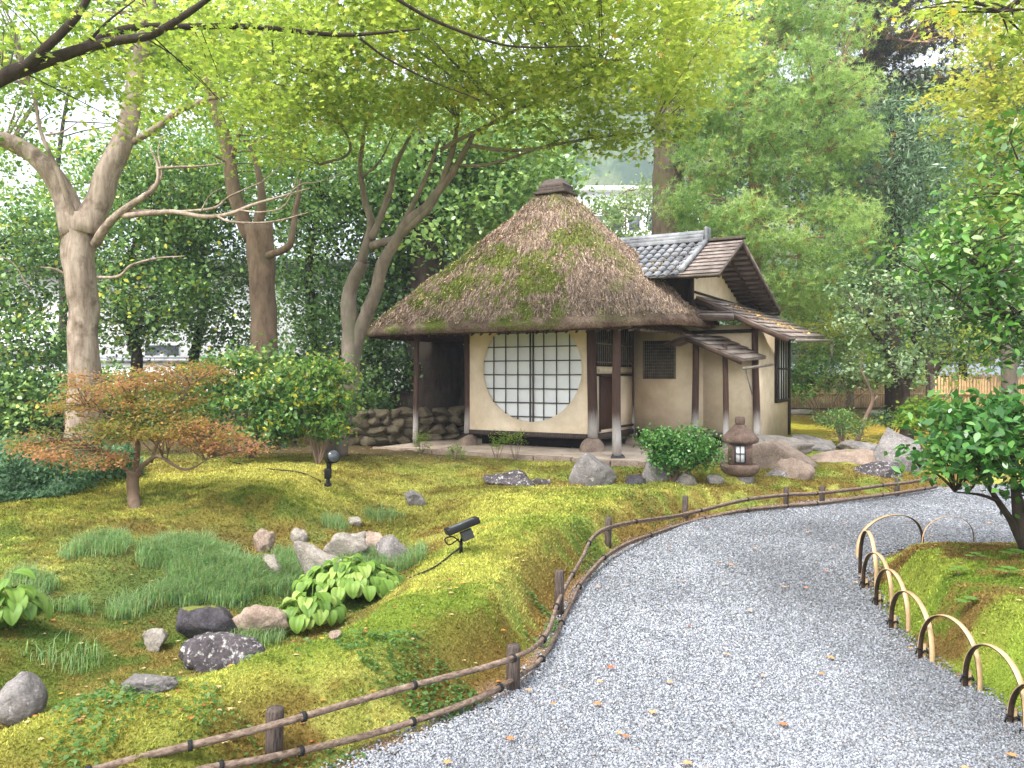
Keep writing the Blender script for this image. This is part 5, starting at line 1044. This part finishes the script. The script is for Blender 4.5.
tree('garden_tree', 'slender dark stemmed tree before the bamboo fence on the right', 'tree', [([(930, 410, 17), (931, 385, 17), (930, 350, 17), (940, 330, 17)], [.11, .09, .07, .03]), ([(931, 382, 17), (942, 362, 17), (955, 350, 17)], [.06, .05, .02])], B_DARK,
     [(940, 335, 17, 40, 20, 1, .05), (970, 350, 17, 40, 18, 1, .0), (960, 370, 16.8, 30, 12, .7, -.1), (985, 330, 17, 40, 24, 1, .15)], 1.7, MAPLE, M_LEAF, 34, (.22, .22, .12), .075)
tree('yellow_maple', 'low yellow green maple over the fence right of the house roof', 'maple tree', [([(850, 410, 21), (850, 360, 21), (848, 320, 21)], [.1, .08, .04])], B_MAPLE,
     [(835, 330, 21, 40, 20, 1.4, .0), (860, 345, 20.5, 34, 14, 1.2, .0), (820, 350, 21, 26, 14, 1, -.1), (870, 320, 21, 40, 22, 1.2, -.1), (810, 318, 21.5, 26, 18, 1, -.1)], 2.1, MAPLE_Y, M_LEAF, 34, (.26, .26, .1), .085, T_MAPLE, .9, frac=.2)

# shrubs
def shrub(label, px, py, d, blobs, dens, pal, mat, per, sig, size, T=T_KITE, up=.6, accent=None, nst=7, barkm=B_BROWN, name='shrub', down=0., group='garden shrubs', r0=.012):
    g = Gd(px, d); o = thing(name, g, label, 'shrub', group); C, tn = clusters(blobs, dens); mb = MB(); r = np.random.RandomState(int(px)); top = C[:, 2].max(); sk_ = []
    for k in range(nst):
        c = C[r.randint(len(C))]; m = (g+c)/2+np.array([(r.rand()-.5)*.15, 0, .1]); P = spline([g-np.array([0, 0, .04]), m, c], 6); mb.tube(P, np.linspace(r0*1.4, r0*.3, len(P)), 6, cap=False); sk_ += list(P)
    branches(mb, C, sk_, .35, r0*.6, .002, .05, maxd=1.2); mb.build('stems', barkm, o, True)
    crown('foliage', C, tn, o, pal, mat, per, sig, size, T, up, down, accent, .3, .4, .3); return o
shrub('broad green shrub with light yellow green tips before the brown tree', 250, 425, 10.8, [(215, 375, 10.8, 36, 18, .6), (250, 365, 10.8, 40, 20, .6, .1), (285, 385, 10.6, 45, 26, .7, .05), (240, 400, 10.6, 50, 24, .7, -.05), (300, 415, 10.5, 45, 22, .6, -.05), (265, 430, 10.5, 55, 14, .6, -.1), (325, 385, 10.6, 26, 26, .5, .12)], 3.0, SHRUB, M_GLOSS, 44, (.10, .10, .05), .062, T_KITE, .6, (.04, [(.6, .5, .05)]), down=.3)
shrub('pale green shrub around the foot of the maple trunk', 318, 430, 10.2, [(320, 372, 10.3, 30, 16, .4, .15), (335, 398, 10.3, 22, 14, .4, .1), (305, 395, 10.2, 26, 14, .4, .05), (322, 425, 10.2, 30, 14, .4, .0)], 4.2, SHRUB, M_LEAF, 26, (.09, .09, .05), .055, T_KITE, .6, (.05, [(.6, .5, .05)]), down=.3)
# small orange maple in the foreground
o = tree('little_maple', 'little spreading maple with orange and bronze leaves on the left mound', 'maple tree',
     [([(134, 514, 7.4), (133, 495, 7.55), (132, 478, 7.55), (134, 470, 7.55)], [.062, .055, .055, .07])], B_BROWN,
     [(120, 382, 7.6, 60, 13, .5, .15), (180, 375, 7.5, 45, 13, .45, .05), (80, 405, 7.6, 34, 14, .4, .0), (150, 425, 7.3, 55, 16, .5, -.25), (110, 430, 7.5, 30, 16, .4, -.2), (195, 432, 7.4, 42, 14, .4, .25), (230, 445, 7.4, 34, 10, .35, .35), (60, 452, 7.4, 45, 12, .4, .2), (100, 462, 7.3, 30, 8, .3, .25), (40, 440, 7.5, 20, 10, .3, -.2), (160, 400, 7.5, 50, 14, .4, -.15)], 4.8, ORANGE, M_LEAF, 38, (.085, .085, .022), .028, T_KITE, 1.0, frac=.6, r0=.009,
     limb=[([(134, 472, 7.55), (138, 450, 7.5), (136, 425, 7.5), (128, 400, 7.55), (122, 385, 7.6)], [.03, .025, .02, .012, .006]), ([(136, 473, 7.55), (148, 462, 7.5), (160, 457, 7.4), (185, 470, 7.35), (210, 458, 7.3)], [.025, .022, .018, .012, .006]),
           ([(131, 473, 7.55), (120, 465, 7.5), (110, 455, 7.5), (80, 440, 7.5)], [.02, .018, .014, .006]), ([(150, 462, 7.5), (158, 440, 7.5), (175, 415, 7.5), (190, 385, 7.5)], [.018, .014, .01, .005]), ([(140, 430, 7.5), (115, 420, 7.5), (85, 405, 7.6)], [.015, .01, .005])])
shrub('round dark green glossy bush with a leaning stem left of the lantern', 672, 484, 10.15, [(660, 440, 10.1, 22, 12, .3, .05), (690, 442, 10.1, 30, 13, .35, .1), (700, 455, 10.1, 22, 9, .3, .0), (675, 458, 10.0, 26, 10, .3, -.1), (668, 447, 10.2, 20, 10, .3)], 15, [(.02, .08, .02), (.05, .17, .03), (.12, .28, .06), (.28, .42, .14)], M_GLOSS, 30, (.06, .06, .045), .04, T_KITE, .7, nst=9, r0=.022)
shrub('dark green rounded bush on yellow litter left of the knotty tree', 843, 442, 13.6, [(835, 418, 13.7, 20, 9, .35, .05), (848, 426, 13.6, 18, 8, .3, -.05)], 14, SHRUB, M_GLOSS, 26, (.07, .07, .05), .055, T_NARROW, .6, down=.2)
shrub('bright green low bush between the tall boulder and the near foliage', 935, 436, 13.3, [(930, 410, 13.3, 26, 12, .4, .15), (950, 418, 13.2, 26, 14, .4, .1), (918, 422, 13.2, 18, 9, .3, .1)], 11, LIGHTG, M_LEAF, 28, (.09, .09, .04), .055, T_MAPLE, 1.0)
shrub('low dark bush at the foot of the knotty garden tree', 890, 430, 14.9, [(888, 420, 14.9, 20, 8, .4, -.1)], 10, EVER, M_GLOSS, 24, (.08, .08, .05), .05)
shrub('green hedge like bush behind the house corner', 825, 400, 19, [(805, 375, 19, 24, 18, .6, .0), (835, 376, 19.2, 34, 18, .7, .05), (868, 372, 18.8, 26, 16, .5, .05), (800, 390, 18.5, 14, 8, .4), (900, 372, 19.5, 30, 16, .6, .1), (850, 350, 20, 50, 14, .7, .15)], 6, SHRUB, M_GLOSS, 30, (.13, .13, .09), .075)
shrub('long dark hedge like thicket low behind the pale trunk at the left', 40, 430, 13.6, [(20, 400, 13.6, 60, 28, .8), (90, 395, 13.8, 50, 30, .8, -.05), (150, 400, 14.2, 50, 26, .8, .05), (-20, 430, 13, 40, 24, .6, .1)], 4.4, EVER, M_GLOSS, 40, (.12, .12, .09), .065, T_BROAD)
shrub('dark thicket filling the gap between the brown tree and the stone wall', 350, 425, 15.2, [(300, 390, 15.4, 40, 28, .7), (365, 395, 15.4, 34, 26, .7, -.05), (200, 395, 15.4, 50, 26, .8, .0), (400, 370, 16.2, 20, 26, .5, -.1)], 4.0, EVER, M_GLOSS, 40, (.12, .12, .09), .065, T_BROAD)
for px, py, d, l_, h in [(422, 444, 12.9, 'young leafy weed at the foot of the left veranda post', 22), (455, 458, 11.9, 'tall pale weed left of the round window stones', 22), (497, 440, 11.9, 'spindly green weed under the round window', 18), (516, 440, 11.9, 'thin weed beside the spindly one under the window', 14)]:
    shrub(l_, px, py+8, d, [(px, py-h*.1, d, 9, h*.6, .08, .1)], 16, LIGHTG, M_LEAF, 12, (.03, .03, .02), .04, T_NARROW, nst=5, r0=.004, name='weed', group='weeds under the eaves')
# near foliage on the right edge
tree('camellia_tree', 'near glossy dark green camellia with a forked black stem at the right edge', 'camellia',
     [([(1046, 585, 5.5), (1030, 550, 5.5), (1022, 530, 5.5), (1018, 505, 5.5), (1012, 480, 5.5)], [.065, .06, .055, .04, .02]), ([(1030, 556, 5.5), (1016, 525, 5.45), (998, 500, 5.4), (985, 480, 5.4), (975, 460, 5.4)], [.03, .025, .02, .014, .007]), ([(998, 502, 5.4), (980, 495, 5.35), (955, 492, 5.3)], [.013, .01, .004])], B_DARK,
     [(990, 420, 5.4, 40, 20, .4, .0), (1020, 430, 5.3, 40, 30, .5, -.05), (960, 445, 5.3, 30, 20, .3, .05), (990, 460, 5.2, 40, 16, .35, -.05), (950, 474, 5.2, 24, 9, .25, .1), (1030, 480, 5.5, 26, 26, .4, -.15), (1015, 400, 5.5, 30, 12, .4, .05), (985, 440, 5.1, 40, 20, .3, .0), (935, 455, 5.3, 20, 7, .25, .1), (945, 405, 5.5, 26, 8, .3, .05)], 1.5, [(.012, .05, .012), (.03, .11, .02), (.06, .18, .03), (.14, .28, .07)], M_GLOSS, 22, (.12, .12, .05), .058, T_OVAL, .7, .2, frac=.8, r0=.01, maxd=1.5)
tree('camellia_tree', 'leafy camellia boughs hanging in from the right edge above the near bush', 'camellia',
     [([(1180, 620, 6.2), (1150, 450, 6.2), (1100, 370, 6.2), (1050, 335, 6.1), (1015, 318, 6.0), (995, 305, 6.0), (985, 285, 6.0), (975, 265, 5.9), (940, 240, 5.9)], [.12, .1, .05, .03, .022, .018, .014, .01, .005])], B_DARK,
     [(960, 245, 5.9, 50, 18, .5, .05), (1000, 265, 5.9, 40, 26, .5, .0), (935, 262, 5.8, 40, 9, .4, .1), (1020, 215, 6, 30, 30, .5, .05), (985, 200, 6.1, 26, 10, .4, .15), (1015, 300, 6, 30, 26, .5, -.1), (975, 300, 6, 30, 14, .4, -.05), (1020, 350, 6, 26, 20, .5, -.1), (1005, 130, 6, 20, 14, .3, .1), (1035, 160, 6, 30, 30, .4, 0), (985, 235, 6, 34, 16, .5, .1), (945, 285, 5.9, 34, 12, .4, -.05), (1000, 330, 6, 34, 16, .4, -.1)], 1.6, [(.02, .07, .015), (.05, .15, .025), (.12, .27, .04), (.30, .40, .12)], M_GLOSS, 17, (.14, .14, .07), .056, T_OVAL, .8, .1, frac=.7, r0=.01, maxd=1.6,
     limb=[([(1030, 326, 6.1), (1000, 318, 6), (972, 308, 5.9), (950, 290, 5.9), (930, 275, 5.8)], [.016, .013, .01, .008, .004]), ([(1100, 370, 6.2), (1060, 250, 6.1), (1030, 190, 6.1), (1010, 140, 6)], [.03, .02, .012, .005])])

# maple seedlings and fern on the right mound
for k, (px, py, sz, l_) in enumerate([(971, 612, 9, 'pale star leaved seedling in the middle of the right mound'), (1008, 578, 8, 'star leaved seedling at the upper part of the right mound'), (958, 578, 6, 'small seedling near the mound top left'), (975, 565, 6, 'small seedling on the mound beneath the camellia'), (1016, 560, 9, 'dark leafy seedling under the camellia stem')]):
    g = G(px, py); sc = g[1]/F; V = []; Fa = []; o = thing('seedling', g, l_, 'seedling', 'seedlings on the right mound')
    mb = MB(); mb.tube([g-[0, 0, .01], g+[0, 0, .05]], .003, 5); mb.build('stem', B_BROWN, o)
    cl = []
    for q in range(3):
        P = np.repeat((g+np.array([(q-1)*sz*sc*.9, 0, .045+.015*(q == 1)]))[None], 7, 0); aa = np.arange(7)*.9; D = np.stack([np.cos(aa), np.sin(aa), .15+0*aa], -1); S = np.cross(D, [0, 0, 1.]); T = T_NARROW
        V.append((P[:, None]+sz*sc*(T[None, :, 0:1]*2*S[:, None]+T[None, :, 1:2]*D[:, None]+T[None, :, 2:3]*np.array([0, 0, 1.]))).reshape(-1, 3))
    V = np.concatenate(V); mesh('leaves', V, np.arange(len(V)).reshape(-1, 4), M_LEAF, o, np.broadcast_to(np.array((.22, .40, .10)), V.shape))

# ------------------------------------------------------------ evergreen belt behind
def bg_tree(label, px, d, top, blobs, pal=EVER, dens=1.7, size=.07, per=60, T=T_BROAD, mat=M_GLOSS, sig=(.26, .26, .18), r=.13, barkm=B_DARK, accent=None, name='evergreen_tree', lean=8):
    g = Gd(px, d); py0 = HY+(CAMZ-g[2])*F/d+3
    dens *= 1.08
    return tree(name, label, 'tree', [([(px, py0, d), (px+lean*.4, lerp(py0, top, .35), d), (px-lean*.4, lerp(py0, top, .7), d), (px+lean, top, d)], [r, r*.8, r*.6, r*.3])], barkm, blobs, dens, pal, mat, per, sig, size, T, .6, .2, 'evergreen trees behind the garden', frac=.15, accent=accent)
YA = (.05, [(.45, .5, .05), (.6, .55, .08)])
bg_tree('dark evergreen at the far left edge behind the pale trunk', -10, 14.5, 250, [(0, 280, 14.5, 55, 40, 1.3), (20, 350, 14.2, 50, 34, 1.2, -.05), (-10, 420, 14, 50, 34, 1.2, .05), (40, 230, 15, 50, 26, 1.2, .05), (30, 410, 13.6, 30, 36, .8, .1)], accent=YA, dens=2.3)
bg_tree('dark evergreen just right of the pale trunk', 128, 15.5, 220, [(130, 240, 15.5, 55, 40, 1.4, -.05), (160, 300, 15.2, 50, 36, 1.3, -.05), (115, 320, 15.6, 36, 36, 1.2, .0), (170, 240, 15.8, 40, 40, 1.3), (150, 180, 16, 60, 40, 1.5, .1)], accent=YA, dens=2.2, lean=22)
bg_tree('evergreen with a thin leaning trunk left of the brown tree', 200, 17, 230, [(205, 260, 17, 50, 45, 1.6, -.05), (220, 320, 16.6, 45, 30, 1.3, -.05), (190, 200, 17, 60, 40, 1.8, .05), (230, 170, 17.5, 55, 45, 1.8, .1)], dens=2.1, lean=-14)
bg_tree('dense evergreen filling the gap between the brown tree and the maple', 312, 16, 200, [(310, 240, 16, 48, 40, 1.6), (320, 300, 15.8, 42, 36, 1.4, -.05), (300, 350, 15.6, 36, 20, 1.0, -.1), (290, 190, 16.5, 60, 36, 1.8, .08), (340, 180, 16.5, 50, 40, 1.6, .1), (350, 330, 16, 30, 30, 1.1, -.05)], dens=2.2)
bg_tree('dark leafy evergreen seen under the left eave of the thatch', 375, 17.5, 280, [(375, 300, 17.5, 36, 40, 1.2, -.1), (380, 360, 17, 28, 30, 1.0, -.1), (395, 250, 17.8, 36, 36, 1.4), (350, 380, 16.5, 24, 24, .8, -.05), (470, 350, 20, 26, 26, 1, .0)], dens=2.1)
bg_tree('light green broadleaf behind the maple fork and roof slope', 500, 22, 180, [(480, 200, 22, 60, 50, 2, .0), (530, 175, 22, 50, 40, 1.8, .05), (430, 170, 22.5, 60, 60, 2, .0), (500, 120, 23, 70, 40, 2, .1), (380, 130, 22, 60, 50, 2, .05), (330, 120, 23, 60, 60, 2, 0)], pal=LIGHTG, dens=1.5, mat=M_LEAF, size=.095)
bg_tree('tall pale green tree high behind the left trunks', 60, 24, 90, [(180, 150, 24, 60, 60, 2.4), (90, 180, 24, 40, 50, 2.2, .0), (250, 100, 24, 70, 60, 2.4, .05), (20, 230, 24, 50, 36, 2.2), (160, 60, 25, 60, 40, 2.4, .05), (20, 170, 24, 40, 30, 2, .1), (-10, 60, 24, 50, 40, 2, .1)], pal=LIGHTG, dens=1.0, mat=M_LEAF, size=.10)
bg_tree('dark evergreen behind the pine foot', 735, 24, 260, [(730, 290, 24, 60, 40, 2), (790, 320, 24, 60, 36, 2, -.05), (850, 290, 24, 60, 40, 2, -.05), (700, 230, 24, 40, 50, 2, -.05), (640, 260, 26, 40, 20, 1.6)], dens=2.1, size=.09, pal=EVER)
bg_tree('dark evergreen filling the back right behind the maples', 960, 23, 200, [(940, 260, 23, 60, 50, 2), (1000, 240, 23, 60, 60, 2.2), (900, 330, 23, 60, 30, 2, -.05), (980, 330, 23, 60, 36, 2), (1050, 300, 22, 60, 70, 2.2), (850, 240, 24, 50, 50, 2, -.1), (1010, 160, 24, 70, 60, 2.2)], dens=1.8, size=.09)
bg_tree('evergreen behind the upper pine and roof', 800, 28, 120, [(700, 100, 28, 60, 80, 2.4), (780, 160, 28, 80, 90, 2.6), (850, 140, 28, 60, 80, 2.4), (960, 120, 28, 80, 60, 2.6), (900, 180, 28, 70, 60, 2.4)], dens=1.5, size=.12, pal=[(.02, .05, .02), (.05, .10, .04), (.11, .18, .07), (.2, .27, .1)])
shrub('pale green rounded shrub tree beyond the roof peak below the hill', 625, 300, 30, [(618, 205, 30, 24, 18, 1.2, .1), (640, 200, 30, 22, 20, 1.2, .15), (600, 215, 30, 20, 14, 1, .05), (625, 230, 29.5, 30, 14, 1.2, 0), (610, 260, 29.5, 60, 30, 1.4, -.05)], 3.5, [(.09, .16, .06), (.2, .3, .12), (.34, .42, .22), (.45, .52, .30)], M_LEAF, 34, (.2, .2, .14), .13, name='pale_tree', r0=.05)

# buildings and fences beyond the garden
wb = thing('white_building', (-13, 27, .5), 'white plastered building glimpsed through the trees on the left', 'building')
def plain(name, boxes, mat, par):
    mb = MB()
    for c, h in boxes: mb.box(c, h, bev=0)
    return mb.build(name, mat, par)
plain('wall', [((-11.5, 29, 2.7), (10.5, 2, 2.4))], M_WHITEWALL, wb)
plain('roof', [((-11.5, 28.8, 5.25), (11, 2.6, .14))], M_TILE, wb)
for k in range(7): plain('window', [((-20.5+2.9*k, 26.97, 1.9), (.55, .05, .7))], M_GLASS, wb)
g2 = thing('garden_wall', (-7, 22, .5), 'white garden wall with tiled coping behind the evergreens', 'garden wall')
plain('wall', [((-8.5, 22.2, 1.15), (8.2, .12, .8))], M_WHITEWALL, g2); plain('coping', [((-8.5, 22.2, 2.0), (8.3, .22, .05)), ((-8.5, 22.2, 2.09), (8.3, .10, .045))], M_TILE, g2)
fb_ = thing('far_building', (15, 90, .5), 'pale grey building below the wooded hill behind the roof peak', 'building')
plain('wall', [((13, 95, 10.5), (9, 4, 12.0))], M_WHITEWALL, fb_); plain('roof', [((13, 95, 22.7), (9.6, 4.6, .3))], M_WHITEWALL, fb_)
for r_ in range(3):
    for k in range(8): plain('window', [((5.5+2.1*k, 90.96, 12.5+3.2*r_), (.6, .06, .8))], M_GLASS, fb_)
bf = thing('bamboo_fence', (9.6, 16.5, .45), 'tan upright bamboo fence half hidden behind the right hand foliage', 'fence')
mb = MB(); 
for k in range(70):
    x = 8.9+k*.062; zt = 1.50+.05*math.sin(k*1.7)+.03*(k % 3); mb.tube([(x, 16.8+.01*(k % 2), .3), (x+.01*math.sin(k), 16.8, zt)], .024, 7)
mb.build('bamboo_panel', M_BFENCE, bf, True)
mb = MB()
for z in (.75, 1.2): mb.tube([(8.8, 16.76, z), (13.3, 16.76, z)], .025, 8)
mb.build('rail', M_BFENCE, bf, True)
for x in (8.86, 11.0, 13.2): mb = MB(); mb.tube([(x, 16.84, .2), (x, 16.84, 1.62)], .05, 9); mb.build('post', M_POSTW, bf, True)
bf2 = thing('bamboo_fence', (9, 25, .5), 'distant brown slatted fence behind the yellow moss lawn', 'fence')
mb = MB()
for k in range(130):
    x = 7.2+k*.075; mb.box((x, 25.2, 1.0+.04*math.sin(k*2.3)), (.028, .012, .62))
mb.build('slat_panel', M_BFENCE, bf2)
mb = MB(); mb.box((12, 25.17, 1.0), (4.9, .015, .03)); mb.box((12, 25.17, 1.4), (4.9, .015, .03)); mb.build('rail', M_BFENCE, bf2)

# ------------------------------------------------------------ wooded hill far behind
hx = np.arange(-160, 200, 1.3); hy = np.arange(130, 250, 1.6); HX, HYY = np.meshgrid(hx, hy)
hz_ = 78*smooth(128, 240, HYY)*smooth(-45, 15, HX)*(.75+.5*vn(np.stack([HX, HYY, HX*0], -1), .02, 5))
P = np.stack([HX, HYY, HX*0], -1).reshape(-1, 3)
cells = np.stack(np.meshgrid(np.arange(-165, 205, 6.0), np.arange(125, 255, 6.0)), -1).reshape(-1, 2); cells += RS.rand(*cells.shape)*5; rr = 3+3*RS.rand(len(cells)); hgt = np.zeros(len(P)); cid = np.zeros(len(P), int); best = np.full(len(P), -9.)
for i0 in range(0, len(P), 4000):
    q = P[i0:i0+4000, :2]; dd = ((q[:, None]-cells[None])**2).sum(-1); hh_ = np.sqrt(np.maximum(0, rr[None]**2-dd))+(rr[None]*.2)*(dd < rr[None]**2); k = hh_.argmax(1); hgt[i0:i0+4000] = hh_[np.arange(len(q)), k]; cid[i0:i0+4000] = k
cc = palette([(.015, .035, .02), (.04, .075, .035), (.09, .12, .05), (.16, .17, .09)], RS.rand(len(cells)))[cid]
hzv = hz_.ravel()+hgt*1.1+(fbm(P, 1.1, 3, 2)-.5)*1.6
i = np.arange(len(hy)-1)[:, None]*len(hx); j = np.arange(len(hx)-1)[None]; hf = np.stack([i+j, i+j+1, i+len(hx)+j+1, i+len(hx)+j], -1).reshape(-1, 4)
M_HILL = col_material('wooded_hill', 1, 0, spec=0, var=.5, scale=1.5)
tag(mesh('hill', np.c_[P[:, :2], hzv], hf, M_HILL, None, cc, True), 'wooded hillside in pale haze beyond the garden', kind='structure')
HAZE = True
if HAZE:
    hm = bpy.data.materials.new('haze'); hm.use_nodes = True; t = hm.node_tree; t.nodes.remove(t.nodes['Principled BSDF'])
    pv = t.nodes.new('ShaderNodeVolumePrincipled'); pv.inputs['Color'].default_value = (.80, .88, 1, 1); pv.inputs['Density'].default_value = .0016; pv.inputs['Anisotropy'].default_value = .2
    t.links.new(pv.outputs[0], t.nodes['Material Output'].inputs['Volume'])
    mb = MB(); mb.box((0, 430, 53), (720, 660, 57)); tag(mb.build('haze', hm), 'thin pale haze in the air over the garden and hill', kind='stuff')
